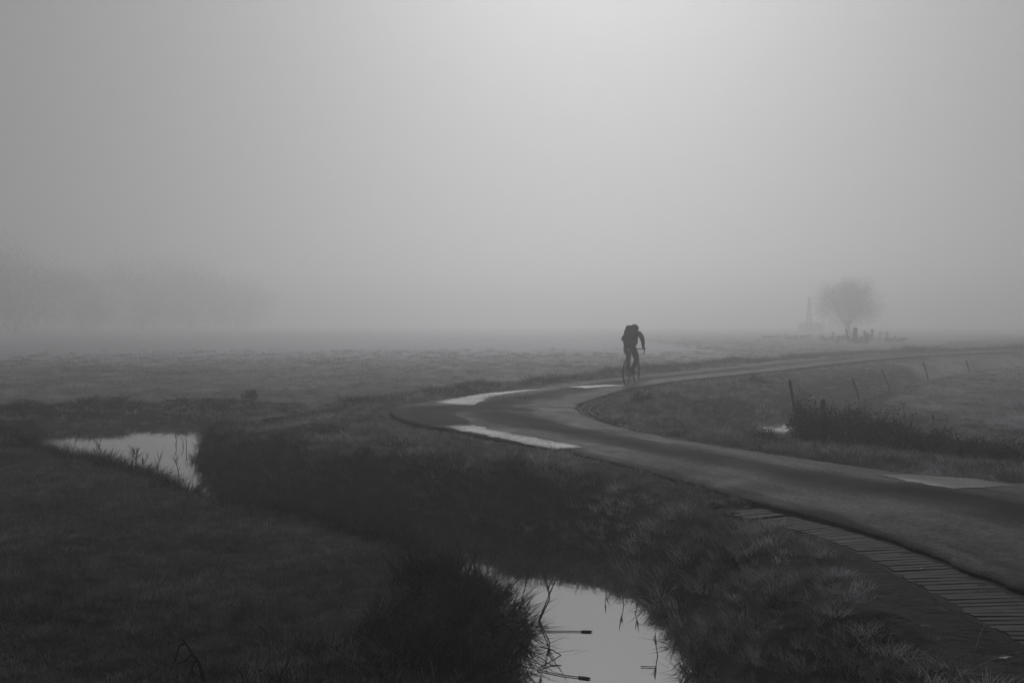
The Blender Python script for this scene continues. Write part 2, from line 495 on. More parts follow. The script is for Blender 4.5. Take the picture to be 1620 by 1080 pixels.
def build_grid(name, mat_):
    ny, nx = GX.shape
    v = np.stack([GX, GY, H], -1).reshape(-1, 3)
    i = np.arange((ny - 1) * (nx - 1)); r, c = i // (nx - 1), i % (nx - 1); a = r * nx + c
    f = np.stack([a, a + 1, a + nx + 1, a + nx], 1)
    me = bpy.data.meshes.new(name)
    me.vertices.add(len(v)); me.vertices.foreach_set('co', v.ravel())
    me.loops.add(f.size); me.loops.foreach_set('vertex_index', f.ravel())
    me.polygons.add(len(f)); me.polygons.foreach_set('loop_start', np.arange(0, f.size, 4)); me.polygons.foreach_set('loop_total', np.full(len(f), 4))
    me.polygons.foreach_set('use_smooth', np.ones(len(f), bool))
    me.update(calc_edges=True); me.validate()
    me.materials.append(mat_)
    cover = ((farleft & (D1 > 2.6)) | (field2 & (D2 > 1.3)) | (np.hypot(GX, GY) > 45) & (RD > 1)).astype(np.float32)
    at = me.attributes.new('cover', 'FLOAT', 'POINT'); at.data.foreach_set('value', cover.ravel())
    pale = sstep((np.hypot(GX, GY) - 32 + 25 * fbm(GX, GY, .05, 9, 3)) / 45) * (.45 + .55 * sstep((GX + 45) / 45)) * (1 - .8 * sstep((GX - 8) / 16))  # fog fade painted into the ground colour, paler with distance
    at = me.attributes.new('fog_fade', 'FLOAT', 'POINT'); at.data.foreach_set('value', pale.astype(np.float32).ravel())
    o = bpy.data.objects.new(name, me); COL.objects.link(o)
    return o
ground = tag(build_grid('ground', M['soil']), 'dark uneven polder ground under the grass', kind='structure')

def samp(A, x, y):
    ix = np.clip(np.searchsorted(XS, x) - 1, 0, len(XS) - 2); iy = np.clip(np.searchsorted(YS, y) - 1, 0, len(YS) - 2)
    fx = (x - XS[ix]) / (XS[ix + 1] - XS[ix]); fy = (y - YS[iy]) / (YS[iy + 1] - YS[iy])
    return (A[iy, ix] * (1 - fx) + A[iy, ix + 1] * fx) * (1 - fy) + (A[iy + 1, ix] * (1 - fx) + A[iy + 1, ix + 1] * fx) * fy
def hz(x, y): return float(samp(H, np.array([float(x)]), np.array([float(y)]))[0])
def on_ground(px, py, guess=-.1, dz=0.0):
    p = gp(px, py, guess)
    for k in range(60):                      # walk down the sight line until it meets the ground
        d = 4.0 * 1.045 ** k
        z = CAMZ - (py - 510.0) * d / F; x = (px - 810.0) / F * d
        if z < max(hz(x, d), WZ): p = Vector((x, d, 0)); break
    p.z = max(hz(p.x, p.y), WZ) + dz
    return p

# water
WZ = -.70
MB().add([(-130, -20, WZ), (70, -20, WZ), (70, 95, WZ), (-130, 95, WZ)], [(0, 1, 2, 3)]).build('ditch_water', M['water'])['kind'] = 'structure'
bpy.data.objects['ditch_water']['label'] = 'still dark water lying in the ditches and reflecting the fog'

# road
NU = 22
US = np.linspace(0, 1, NU)
CROWN = .035
rv = []; ruv = []
for i in range(len(OUT)):
    for u in US:
        p = OUT[i] * (1 - u) + INN[i] * u
        rv.append((p[0], p[1], CROWN * (1 - (2 * u - 1) ** 2) - .012)); ruv.append((u, SROAD[i]))
_a = np.array(rv); _n = .012 * fbm(_a[:, 0], _a[:, 1], .8, 61, 3)
rv = [(x, y, z + float(k)) for (x, y, z), k in zip(rv, _n)]
rf = [(i * NU + k, i * NU + k + 1, (i + 1) * NU + k + 1, (i + 1) * NU + k) for i in range(len(OUT) - 1) for k in range(NU - 1)]
nb = len(rv)
for i in range(len(OUT)):                                   # broken sides of the asphalt
    for k, u in ((0, 0.), (NU - 1, 1.)):
        x, y, z = rv[i * NU + k]; rv.append((x, y, -.2)); ruv.append((u, SROAD[i]))
for i in range(len(OUT) - 1):
    rf.append((nb + 2 * i, i * NU, (i + 1) * NU, nb + 2 * i + 2))
    rf.append((i * NU + NU - 1, nb + 2 * i + 1, nb + 2 * i + 3, (i + 1) * NU + NU - 1))
me = bpy.data.meshes.new('road'); me.from_pydata(rv, [], rf)
uvl = me.uv_layers.new(name='UVMap')
idx = np.zeros(len(me.loops), int); me.loops.foreach_get('vertex_index', idx)
uvl.data.foreach_set('uv', np.array(ruv)[idx].ravel())
me.polygons.foreach_set('use_smooth', [True] * ((len(OUT) - 1) * (NU - 1)) + [False] * (2 * (len(OUT) - 1)))
me.materials.append(M['asphalt']); me.update()
road = bpy.data.objects.new('road', me); COL.objects.link(road)
tag(road, 'narrow damp asphalt lane bending through the polder', kind='structure')
def road_z(x, y):
    d = np.hypot((OUT[:, 0] + INN[:, 0]) / 2 - x, (OUT[:, 1] + INN[:, 1]) / 2 - y); i = int(np.argmin(d))
    ab = INN[i] - OUT[i]; u = float(np.clip(np.dot(np.array([x, y]) - OUT[i], ab) / np.dot(ab, ab), 0, 1))
    return CROWN * (1 - (2 * u - 1) ** 2) - .012 + .012 * float(fbm(np.array([x]), np.array([y]), .8, 61, 3)[0])

import bmesh
def road_patch(pts, m_, label):
    """mended piece of surface, draped 4 mm above the asphalt"""
    P = [gp(px, py, .01) for px, py in pts]
    # ragged outline
    out = []
    for i, p in enumerate(P):
        q = P[(i + 1) % len(P)]; L = (q - p).length; k = max(1, int(L / .12))
        nrm = Vector((-(q - p).y, (q - p).x, 0)).normalized()
        for j in range(k):
            out.append(p.lerp(q, j / k) + nrm * random.uniform(-.045, .045))
    bm = bmesh.new()
    f = bm.faces.new([bm.verts.new((p.x, p.y, 0)) for p in out])
    bmesh.ops.triangulate(bm, faces=[f])
    for _ in range(6):
        bmesh.ops.subdivide_edges(bm, edges=[e for e in bm.edges if e.calc_length() > .12], cuts=1)
        bmesh.ops.triangulate(bm, faces=bm.faces[:])
    o2 = np.array([(p.x, p.y) for p in out] + [(out[0].x, out[0].y)])
    ed = []
    for v in bm.verts:
        v.co.z = road_z(v.co.x, v.co.y) + .006
    vx = np.array([v.co.x for v in bm.verts]); vy = np.array([v.co.y for v in bm.verts])
    ed, _ = dist_line(vx, vy, o2)
    me = bpy.data.meshes.new('road_patch'); bm.to_mesh(me); bm.free()
    at = me.attributes.new('edge', 'FLOAT', 'POINT'); at.data.foreach_set('value', np.clip(ed / .22, 0, 1).astype(np.float32))
    for p in me.polygons: p.use_smooth = True
    me.materials.append(m_)
    o = bpy.data.objects.new('road_patch', me); COL.objects.link(o)
    return tag(o, label, kind='structure')
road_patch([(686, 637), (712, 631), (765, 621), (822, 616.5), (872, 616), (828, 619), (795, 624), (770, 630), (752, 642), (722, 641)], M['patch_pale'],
           'mended patch of asphalt, its wet sheen coloured pale, on the far side of the bend')
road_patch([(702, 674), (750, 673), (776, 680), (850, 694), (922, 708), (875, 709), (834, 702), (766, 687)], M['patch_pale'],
           'mended strip of asphalt, its wet sheen coloured pale, along the outer near edge of the bend')
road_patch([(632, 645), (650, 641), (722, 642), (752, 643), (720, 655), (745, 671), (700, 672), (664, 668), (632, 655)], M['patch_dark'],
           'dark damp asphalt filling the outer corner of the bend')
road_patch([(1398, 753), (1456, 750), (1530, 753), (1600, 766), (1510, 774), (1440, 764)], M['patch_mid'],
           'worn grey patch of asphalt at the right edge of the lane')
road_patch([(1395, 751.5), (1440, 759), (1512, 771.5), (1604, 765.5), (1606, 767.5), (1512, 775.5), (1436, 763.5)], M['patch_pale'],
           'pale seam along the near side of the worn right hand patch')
road_patch([(898, 613), (960, 609.5), (985, 610), (930, 615)], M['patch_pale'], 'small puddle streak, its shine coloured pale on the asphalt, behind the bicycle')  # puddle shine drawn as pale surface colour

# strip of ribbed concrete pavers along the near road edge: slabs with separate ribs
pav = MB()
idxs = [i for i in range(len(OUT)) if 2.0 < OUT[i][1] < 8.9]
pv = empty('paver_strip'); tag(pv, 'ribbed concrete pavers along the near asphalt edge', kind='structure')
sO = np.concatenate([[0], np.cumsum(np.hypot(*np.diff(OUT, axis=0).T))])
s0, s1 = sO[idxs[0]], sO[idxs[-1]]
OS = catmull(OUTER, K); sOS = np.concatenate([[0], np.cumsum(np.hypot(*np.diff(OS, axis=0).T))])
def atO(s):
    x = np.interp(s, sOS, OS[:, 0]); y = np.interp(s, sOS, OS[:, 1])
    x2 = np.interp(s + .3, sOS, OS[:, 0]); y2 = np.interp(s + .3, sOS, OS[:, 1])
    t = Vector((x2 - x, y2 - y, 0)).normalized()
    return Vector((x, y, 0)), t, Vector((-t.y, t.x, 0))
rib_me = MB().box((0, 0, 0), (.47, .058, .045))
bevel = []
for v in rib_me.v: bevel.append((v[0] * (1 if v[2] < 0 else .985), v[1] * (1 if v[2] < 0 else .86), v[2]))
rib_me.v = bevel; rib_mesh = rib_me.mesh('rib'); rib_mesh.materials.append(M['concrete'])
bedm = MB()
prev = None; k = 0
s = s0
while s < s1:
    p, t, nn = atO(s)
    w = .44 + .05 * sin(s * 1.7)
    c = p + nn * (.03 + w / 2)
    a = p - nn * .08; b_ = p + nn * (.14 + w)
    q_ = p + nn * (.05 + w); dz = -.03 * (1 - max(0, min(1, (s1 - s) / 1.6)))
    cur = [(a.x, a.y, -.036 + dz), (q_.x, q_.y, -.041 + dz), (b_.x, b_.y, -.085)]
    if prev: bedm.add(prev + cur, [(0, 1, 4, 3), (1, 2, 5, 4)])
    prev = cur
    fade = max(0, min(1, (s1 - s) / 1.6))
    if random.random() < .96:
        o = bpy.data.objects.new('rib', rib_mesh); COL.objects.link(o); o.parent = pv
        o.location = (c.x + random.uniform(-.008, .008), c.y + random.uniform(-.004, .004), -.058 + random.uniform(-.003, .002) - .016 * (1 - fade) + .012 * min(0, float(fbm(np.array([s]), np.array([0.]), .9, 7)[0])) )
        o.rotation_euler = (random.uniform(-.03, .03), random.uniform(-.01, .01), atan2(nn.y, nn.x) + random.uniform(-.008, .008))
        o.scale = (w / .47 * random.uniform(.86, 1.04), 1, 1)
    s += .072; k += 1
    if k % 6 == 0: s += .012
bo = bedm.build('bed', M['clod'], pv)

# worn concentric kerb ribs at the inside of the bend
ik = empty('inner_kerb'); tag(ik, 'worn concentric concrete ribs at the inside of the bend', kind='structure')
IS = catmull(INNER, K)
seg = [p for p in IS if 16.6 < p[1] < 22.6]
for j in range(3):
    q = MB(); off = .11 + .16 * j
    pts = []
    for i, p in enumerate(seg):
        a = seg[max(i - 1, 0)]; b_ = seg[min(i + 1, len(seg) - 1)]
        t = Vector((b_[0] - a[0], b_[1] - a[1], 0)).normalized(); nn = Vector((t.y, -t.x, 0))
        c = Vector((p[0], p[1], -.052)) + nn * off
        pts.append(c)
    q.tube(pts, .022, n=6); q.build('rib', M['concrete'], ik)

# ------------------------------------------------------------------ grass: tufts of real blades, instanced
def tuft(name, mat_, n, h, spread, width, lean, droop, segs=2, straight=0.0):
    vs, fs = [], []
    for _ in range(n):
        a = random.uniform(0, 2 * pi); r = spread * sqrt(random.random())
        bx, by = r * cos(a), r * sin(a)
        hh = h * random.uniform(.5, 1.15); la = a + random.uniform(-.9, .9)
        le = lean * random.uniform(.2, 1.3); dr = droop * random.uniform(.3, 1.4)
        wa = random.uniform(0, pi); wx, wy = cos(wa) * width / 2, sin(wa) * width / 2
        base = len(vs)
        for k in range(segs + 1):
            t = k / segs
            off = hh * (le * t + dr * t * t)
            z = hh * (t - .38 * dr * t * t)
            x = bx + cos(la) * off; y = by + sin(la) * off
            if k == segs: vs.append((x, y, z))
            else:
                q = 1 - .45 * t
                vs.append((x - wx * q, y - wy * q, z)); vs.append((x + wx * q, y + wy * q, z))
        for k in range(segs - 1):
            b0 = base + 2 * k; fs.append((b0, b0 + 1, b0 + 3, b0 + 2))
        b0 = base + 2 * (segs - 1); fs.append((b0, b0 + 1, b0 + 2))
    me = bpy.data.meshes.new(name); me.from_pydata(vs, [], fs); me.materials.append(mat_); me.update()
    return bpy.data.objects.new(name, me)

def scatter(name, label, cat, protos, P, rz, sc, tilt, idx):
    me = bpy.data.meshes.new(name)
    n_ = len(P)
    me.vertices.add(n_); me.vertices.foreach_set('co', P.astype(np.float32).ravel())
    rot = np.stack([tilt[:, 0], tilt[:, 1], rz], 1).astype(np.float32)
    at = me.attributes.new('rot', 'FLOAT_VECTOR', 'POINT'); at.data.foreach_set('vector', rot.ravel())
    at = me.attributes.new('scl', 'FLOAT_VECTOR', 'POINT'); at.data.foreach_set('vector', sc.astype(np.float32).ravel())
    at = me.attributes.new('pick', 'INT', 'POINT'); at.data.foreach_set('value', idx.astype(np.int32))
    o = bpy.data.objects.new(name, me); COL.objects.link(o)
    ng = bpy.data.node_groups.new(name, 'GeometryNodeTree')
    ng.interface.new_socket('Geometry', in_out='INPUT', socket_type='NodeSocketGeometry')
    ng.interface.new_socket('Geometry', in_out='OUTPUT', socket_type='NodeSocketGeometry')
    N, L = ng.nodes, ng.links
    gi = N.new('NodeGroupInput'); go = N.new('NodeGroupOutput')
    j = N.new('GeometryNodeJoinGeometry')
    for p in reversed(protos):
        oi = N.new('GeometryNodeObjectInfo'); oi.inputs['Object'].default_value = p; oi.inputs['As Instance'].default_value = True
        L.new(oi.outputs['Geometry'], j.inputs[0])
    ip = N.new('GeometryNodeInstanceOnPoints')
    ip.inputs['Pick Instance'].default_value = True
    def attr(nm, ty):
        q = N.new('GeometryNodeInputNamedAttribute'); q.data_type = ty; q.inputs['Name'].default_value = nm
        return [s_ for s_ in q.outputs if s_.enabled and s_.name == 'Attribute'][0]
    L.new(gi.outputs[0], ip.inputs['Points']); L.new(j.outputs[0], ip.inputs['Instance'])
    L.new(attr('pick', 'INT'), ip.inputs['Instance Index'])
    e2r = N.new('FunctionNodeEulerToRotation'); L.new(attr('rot', 'FLOAT_VECTOR'), e2r.inputs[0])
    L.new(e2r.outputs[0], ip.inputs['Rotation']); L.new(attr('scl', 'FLOAT_VECTOR'), ip.inputs['Scale'])
    L.new(ip.outputs[0], go.inputs[0])
    md = o.modifiers.new('scatter', 'NODES'); md.node_group = ng
    return tag(o, label, cat, kind='stuff')

def candidates(d0, r0, rmin, rmax, power=1.5, half=radians(36)):
    """points in plan; density d0 per m2 up to r0, thinning with distance"""
    out = []; r = rmin
    while r < rmax:
        dr = max(.5, r * .06); rm = r + dr / 2
        dens = d0 if rm < r0 else d0 * (r0 / rm) ** power
        n_ = int(2 * half * rm * dr * dens)
        a = rng.uniform(-half, half, n_); rr = rng.uniform(r, r + dr, n_)
        out.append(np.stack([rr * np.sin(a), rr * np.cos(a)], 1)); r += dr
    return np.vstack(out)

def make_grass(name, label, cat, protos, C, keep, scale_fn, tilt_amt=.12, sink=.01, lean_water=None):
    x, y = C[:, 0], C[:, 1]
    env = dict(x=x, y=y, r=np.hypot(x, y), d1=samp(D1, x, y), d2=samp(D2, x, y), rd=samp(RD, x, y), h=samp(H, x, y),
               lawn=samp(lawn.astype(float), x, y) > .5, dO=samp(dO, x, y), dI=samp(dI, x, y), s2=samp(field2.astype(float), x, y) > .5)
    k = keep(env) & (env['h'] > WZ - .06)
    env = {a: b_[k] for a, b_ in env.items()}; n_ = int(k.sum())
    P = np.stack([env['x'], env['y'], env['h'] - sink], 1)
    sc = scale_fn(env) * rng.uniform(.75, 1.25, n_)
    S = np.stack([sc, sc, sc * rng.uniform(.8, 1.2, n_)], 1)
    tl = rng.normal(0, tilt_amt, (n_, 2))
    print(name, n_)
    return scatter(name, label, cat, protos, P, rng.uniform(0, 2 * pi, n_), S, tl, rng.integers(0, len(protos), n_))

lawn_t = [tuft('lawn_tuft', M['lawn'], 34, .060, .10, .0048, .4, .4) for _ in range(6)]
verge_t = [tuft('verge_tuft', M['verge'], 40, .105, .10, .0055, .5, .6, 3) for _ in range(6)]
bank_t = [tuft('bank_tuft', M['bank'], 36, .17, .10, .0065, .5, .8, 3) for _ in range(6)] + \
         [tuft('bank_tuft', M['bank'], 30, .15, .10, .006, .5, .8, 3)]
rank_t = [tuft('rank_tuft', M['rank'], 34, .17, .12, .006, .75, .7, 3) for _ in range(6)]
dry_t = [tuft('dry_tuft', M['dry'], 6, .20, .09, .0045, .7, .8, 3) for _ in range(4)]
field_t = [tuft('field_tuft', M['field'], 30, .075, .16, .010, .5, .4) for _ in range(5)]

def patchy(e, f=1.2, seed=71): return fbm(e['x'], e['y'], f, seed, 3)
C = candidates(170, 8, 3.0, 26)
make_grass('lawn_grass', 'short damp grass of the meadow in the left foreground', 'grass', lawn_t, C,
           lambda e: e['lawn'] & (e['d1'] > .55 + .3 * patchy(e, 1.5)),
           lambda e: (1 + .9 * patchy(e, 1.6)) * (1 + .03 * np.maximum(e['r'] - 8, 0)))
C = candidates(130, 9, 3.0, 42)
def edge_ok(e): return e['rd'] > -.05 + .25 * np.clip(patchy(e, 2.5, 81) + .15, 0, 1)
def worn(e):   # bare trodden ground beside the pavers
    return (e['y'] < 9.3) & (e['x'] > .5) & (e['dO'] < .62 + .2 * np.clip(7.6 - e['y'], 0, 2) + .6 * patchy(e, .9, 77)) & (e['dO'] < e['dI'])
make_grass('verge_grass', 'tufty verge grass between the ditch and the road', 'grass', verge_t, C,
           lambda e: (~e['lawn']) & edge_ok(e) & (e['d1'] > np.where(e['y'] < 11.3, .0, .26) + .3 * patchy(e, 2.0, 85)) & (e['d2'] > .3) & ~(worn(e) & (rng.random(len(e['x'])) < .8))
           & (e['x'] < 9) & ~((e['dO'] < e['dI']) & (e['y'] > 19) & (e['dO'] > 2.5)),
           lambda e: np.clip(1 + 1.3 * patchy(e) + 1.5 * patchy(e, 3.2, 72), .35, 2.0) * np.where(e['rd'] < .5, .55, 1) * np.where(worn(e), .45, 1) * np.where(e['r'] < 7.5, .68, 1) * (1 + .015 * np.maximum(e['r'] - 9, 0)))
C = candidates(150, 9, 3.0, 40)
make_grass('bank_grass', 'long drooping grass on the steep ditch banks', 'grass', bank_t, C,
           lambda e: ((~e['lawn'] & (e['d1'] > -.12) & (e['d1'] < np.where(e['y'] < 11.3, .08, .42) + .3 * patchy(e, 1.5))) | ((e['d2'] > -.1) & (e['d2'] < 1.0)))
           & (e['rd'] > .2),
           lambda e: np.clip(1 + 1.2 * patchy(e), .6, 1.7) * np.where(e['d2'] < 1.2, .6, 1), tilt_amt=.2)
C = candidates(60, 9, 9.0, 24)  # dark blades stand in for the shade on this slope
make_grass('slope_shade_grass', 'dark coarse grass put in as the shade on the slope right of the lane', 'grass', bank_t, C,
           lambda e: (e['dI'] < e['dO']) & (e['rd'] > 1.0 + 1.2 * patchy(e, .9, 111)) & (e['rd'] < 2.6 + patchy(e, .9, 112)) & (e['x'] > 3.6) & (e['y'] < 17.2),
           lambda e: np.clip(1 + 1.2 * patchy(e), .6, 1.5) * .85)
C = candidates(110, 9, 3.0, 34)
make_grass('rank_herbage', 'dark rank herbage along the near ditch edge', 'herbage', rank_t, C,
           lambda e: e['lawn'] & (e['d1'] > -.12) & (e['d1'] < .62 + .7 * patchy(e, .9, 88) + np.clip(8.5 - e['y'], 0, 3) * .35),
           lambda e: np.clip(1 + 1.6 * patchy(e, .9, 87), .45, 1.7) * np.where(e['y'] > 8.2, np.where(e['y'] > 13, 1.1, .8), 1), tilt_amt=.28)
C = candidates(16, 9, 3.0, 30)
make_grass('dry_grass', 'scattered pale dead blades in the rough grass', 'grass', dry_t, C,
           lambda e: (~e['lawn'] & (e['rd'] > .5) & (e['d1'] > .0) & ~worn(e) & (patchy(e, .8, 93) > -.04) & (e['y'] < 30) & (e['x'] < 5)) |
                     (e['lawn'] & (e['d1'] < 1.0) & (e['d1'] > -.05) & (rng.random(len(e['x'])) < .8)),
           lambda e: .55 + .8 * np.clip(patchy(e, 1.7, 95) + .3, 0, 1))
C = candidates(26, 20, 12.0, 110, 1.25)
make_grass('field_grass', 'short pasture grass fading into the fog', 'grass', field_t, C,
           lambda e: (((~e['lawn']) & (e['dO'] < e['dI']) & (e['dO'] > 2.0) & (e['y'] > 19)) | e['s2'] | (e['x'] > 8.5) | (e['lawn'] & (e['r'] > 20)) | ((e['r'] > 38) & (e['rd'] > .3))) & (e['rd'] > .4) & (e['d2'] > .2) & (e['d1'] > .3) & (rng.random(len(e['x'])) > (e['r'] - 30) / 45 * np.where(e['x'] > 14, .5, 1)),
           lambda e: np.clip(.8 + 1.1 * patchy(e, .5, 97), .4, 1.5) * (1 + .02 * np.maximum(e['r'] - 20, 0)))
C = candidates(60, 18, 17.0, 75, 1.3)
make_grass('roadside_weeds', 'taller weedy grass along the far side of the road', 'weeds', bank_t + rank_t, C,
           lambda e: (~e['lawn']) & (e['dO'] < e['dI']) & (e['dO'] > .35) & (e['dO'] < 2.4 + 1.2 * patchy(e, .6, 99)) & (e['y'] > 20),
           lambda e: np.clip(1.1 + 2 * patchy(e, .8, 101), .4, 2.2) * sstep((e['dO'] - .2) / 1.2) * (1 + .01 * np.maximum(e['r'] - 18, 0)))
C = candidates(110, 14, 14.0, 34, 1.3)
make_grass('edge_weeds', 'weeds along the top of the far ditch bank on the left', 'weeds', rank_t, C,
           lambda e: (~e['lawn']) & (e['d1'] > .1) & (e['d1'] < 2.6 + 1.5 * patchy(e, .6, 104)) & (e['x'] < -6.0) & (e['y'] > 19.5),
           lambda e: np.clip(.8 + 1.6 * patchy(e, .8, 103), .35, 1.5) * np.clip(.35 + e['d1'] * .35, 0, 1))

# ------------------------------------------------------------------ bicycle
R = .335
bikeX, bikeY = gp(999, 607.4, .01).x, gp(999, 607.4, .01).y
bz = road_z(bikeX, bikeY) + .004
HEAD = -radians(22)                                   # riding away, a little to the right
bike = empty('bicycle', (bikeX, bikeY, bz), HEAD)
tag(bike, 'dark road bicycle with drop handlebars ridden away along the wet lane', 'bicycle')
bike.rotation_euler = (0, radians(.3), HEAD)
def make_wheel(y):
    w = MB().torus((0, 0, 0), R - .016, .019).build('tyre', M['tyre'], None, True)
    root = empty('wheel', (0, y, R)); root.parent = bike
    w.parent = root
    MB().torus((0, 0, 0), R - .028, .011).build('rim', M['frame'], root, True)
    MB().tube([(-.05, 0, 0), (.05, 0, 0)], [.018, .018], 10).build('hub', M['metal'], root, True)
    sp = MB()
    for k in range(24):
        a = 2 * pi * k / 24
        sp.tube([((-1) ** k * .03, .015 * cos(a + .5), .015 * sin(a + .5)), (0, (R - .03) * cos(a), (R - .03) * sin(a))], .0013, 3, False)
    sp.build('spokes', M['metal'], root)
    return root
make_wheel(-.5); make_wheel(.5)
BBP = Vector((0, -.085, .275)); SEAT = Vector((0, -.24, .80)); HT = Vector((0, .33, .84)); HB = Vector((0, .365, .70))
fr = MB()
fr.tube([BBP, SEAT], .0155, 8); fr.tube([SEAT - Vector((0, 0, .03)), HT - Vector((0, 0, .02))], .015, 8)
fr.tube([BBP, HB], .018, 8); fr.tube([HB - Vector((0, 0, .02)), HT + Vector((0, 0, .02))], .019, 8)
for s_ in (-1, 1):
    fr.tube([(s_ * .02, BBP.y, BBP.z), (s_ * .055, -.3, .31), (s_ * .062, -.5, R)], [.012, .011, .009], 6)
    fr.tube([(s_ * .012, SEAT.y, SEAT.z - .02), (s_ * .045, -.38, .55), (s_ * .062, -.5, R)], .008, 6)
fr.build('frame', M['frame'], bike, True)
fk = MB()
for s_ in (-1, 1): fk.tube([(s_ * .012, HB.y, HB.z - .01), (s_ * .04, .405, .62), (s_ * .045, .46, .45), (s_ * .05, .5, R)], [.014, .013, .011, .009], 6)
fk.build('fork', M['frame'], bike, True)
MB().tube([SEAT - Vector((0, -.03, .1)), SEAT + Vector((0, -.035, .12))], .0135, 8).build('seatpost', M['metal'], bike, True)
def sadf(p):
    k = (p.y + 1) / 2
    return Vector((p.x * (1 - .68 * k ** .7), p.y, p.z * .8))
MB().ell((0, -.25, .945), (.072, .135, .028), fn=sadf).build('saddle', M['saddle'], bike, True)
hb = MB(); hb.tube([HT, HT + Vector((0, -.01, .05)), HT + Vector((0, .09, .085))], .014, 8).build('stem', M['metal'], bike, True)
bc = HT + Vector((0, .09, .085))
hbm = MB()
for s_ in (-1, 1):
    hbm.tube([bc, bc + Vector((s_ * .15, .0, 0)), bc + Vector((s_ * .2, .03, -.002)), bc + Vector((s_ * .205, .09, -.012)), bc + Vector((s_ * .208, .115, -.05)),
              bc + Vector((s_ * .21, .095, -.10)), bc + Vector((s_ * .213, .03, -.135)), bc + Vector((s_ * .215, -.06, -.14))], .0135, 8)
hbm.build('handlebar', M['saddle'], bike, True)
for s_ in (-1, 1):
    MB().tube([bc + Vector((s_ * .205, .07, 0)), bc + Vector((s_ * .205, .13, .015)), bc + Vector((s_ * .205, .15, .05))], [.016, .017, .012], 8).build('brake_hood', M['saddle'], bike, True)
    MB().tube([bc + Vector((s_ * .208, .145, .01)), bc + Vector((s_ * .215, .15, -.05)), bc + Vector((s_ * .222, .125, -.10))], [.008, .006, .005], 6).build('brake_lever', M['metal'], bike, True)
cr = MB(); cr.torus((.045, BBP.y, BBP.z), .09, .006, n=32, m=5)
for k in range(5):
    a = 2 * pi * k / 5; cr.tube([(.045, BBP.y, BBP.z), (.045, BBP.y + .09 * cos(a), BBP.z + .09 * sin(a))], .006, 5)
cr.build('chainring', M['metal'], bike)
CA = radians(-6)
pedp = {}
for s_, a in ((-1, CA), (1, CA + pi)):
    e_ = Vector((s_ * .075, BBP.y + .172 * cos(a), BBP.z + .172 * sin(a))); pedp[s_] = e_
    MB().tube([(s_ * .06, BBP.y, BBP.z), e_], [.014, .010], 6).build('crank', M['metal'], bike, True)
    MB().box(e_ + Vector((s_ * .05, 0, 0)), (.09, .07, .022)).build('pedal', M['tyre'], bike)
ch = MB(); ch.tube([(.045, BBP.y, BBP.z + .09), (.045, -.5, R + .035)], .004, 4); ch.tube([(.045, BBP.y, BBP.z - .09), (.045, -.49, R - .11), (.045, -.5, R - .04)], .004, 4)
ch.build('chain', M['tyre'], bike)
MB().tube([(.055, -.5, R - .02), (.06, -.49, R - .12)], [.018, .014], 6).build('rear_derailleur', M['metal'], bike, True)
MB().box((0, -.295, .90), (.035, .02, .05)).build('rear_reflector', M['bottle'], bike)

# ------------------------------------------------------------------ rider
def skin_mesh(name, nodes, edges, roots, levels=2):
    me = bpy.data.meshes.new(name)
    me.from_pydata([n_[0] for n_ in nodes], edges, [])
    o = bpy.data.objects.new(name, me); COL.objects.link(o)
    sk = o.modifiers.new('skin', 'SKIN'); sk.use_smooth_shade = True; sk.branch_smoothing = .4
    if not me.skin_vertices: me.attributes  # modifier creates the layer
    for i, n_ in enumerate(nodes):
        r_ = n_[1]; r_ = (r_, r_) if isinstance(r_, (int, float)) else r_
        me.skin_vertices[0].data[i].radius = r_
        me.skin_vertices[0].data[i].use_root = i in roots
    if levels: sb = o.modifiers.new('sub', 'SUBSURF'); sb.levels = sb.render_levels = levels
    bpy.context.view_layer.update()
    dg = bpy.context.evaluated_depsgraph_get()
    me2 = bpy.data.meshes.new_from_object(o.evaluated_get(dg)); me2.name = name
    o.modifiers.clear(); o.data = me2
    for p in me2.polygons: p.use_smooth = True
    return o

person = empty('person', (bikeX, bikeY, bz), HEAD)
person.rotation_euler = bike.rotation_euler
tag(person, 'person in dark jacket and tights bent low over the handlebars, riding away', 'person')
N_ = []; E_ = []; roots = {0}
def nd(p, r_, parent=None):
    N_.append((tuple(p), r_)); i = len(N_) - 1
    if parent is not None: E_.append((parent, i))
    return i
pel = nd((0, -.215, 1.03), (.135, .13))
wst = nd((0, -.10, 1.15), (.135, .12), pel)
cst = nd((0, .03, 1.275), (.155, .125), wst)
upc = nd((0, .13, 1.34), (.15, .11), cst)
nek = nd((0, .225, 1.39), (.06, .06), upc)
hd1 = nd((0, .29, 1.415), (.075, .08), nek)
hd2 = nd((0, .335, 1.465), (.088, .095), hd1)
nose = nd((0, .425, 1.415), (.018, .018), hd1)
ears = [nd((s_ * .09, .305, 1.44), (.02, .025), hd2) for s_ in (-1, 1)]
wr = {}
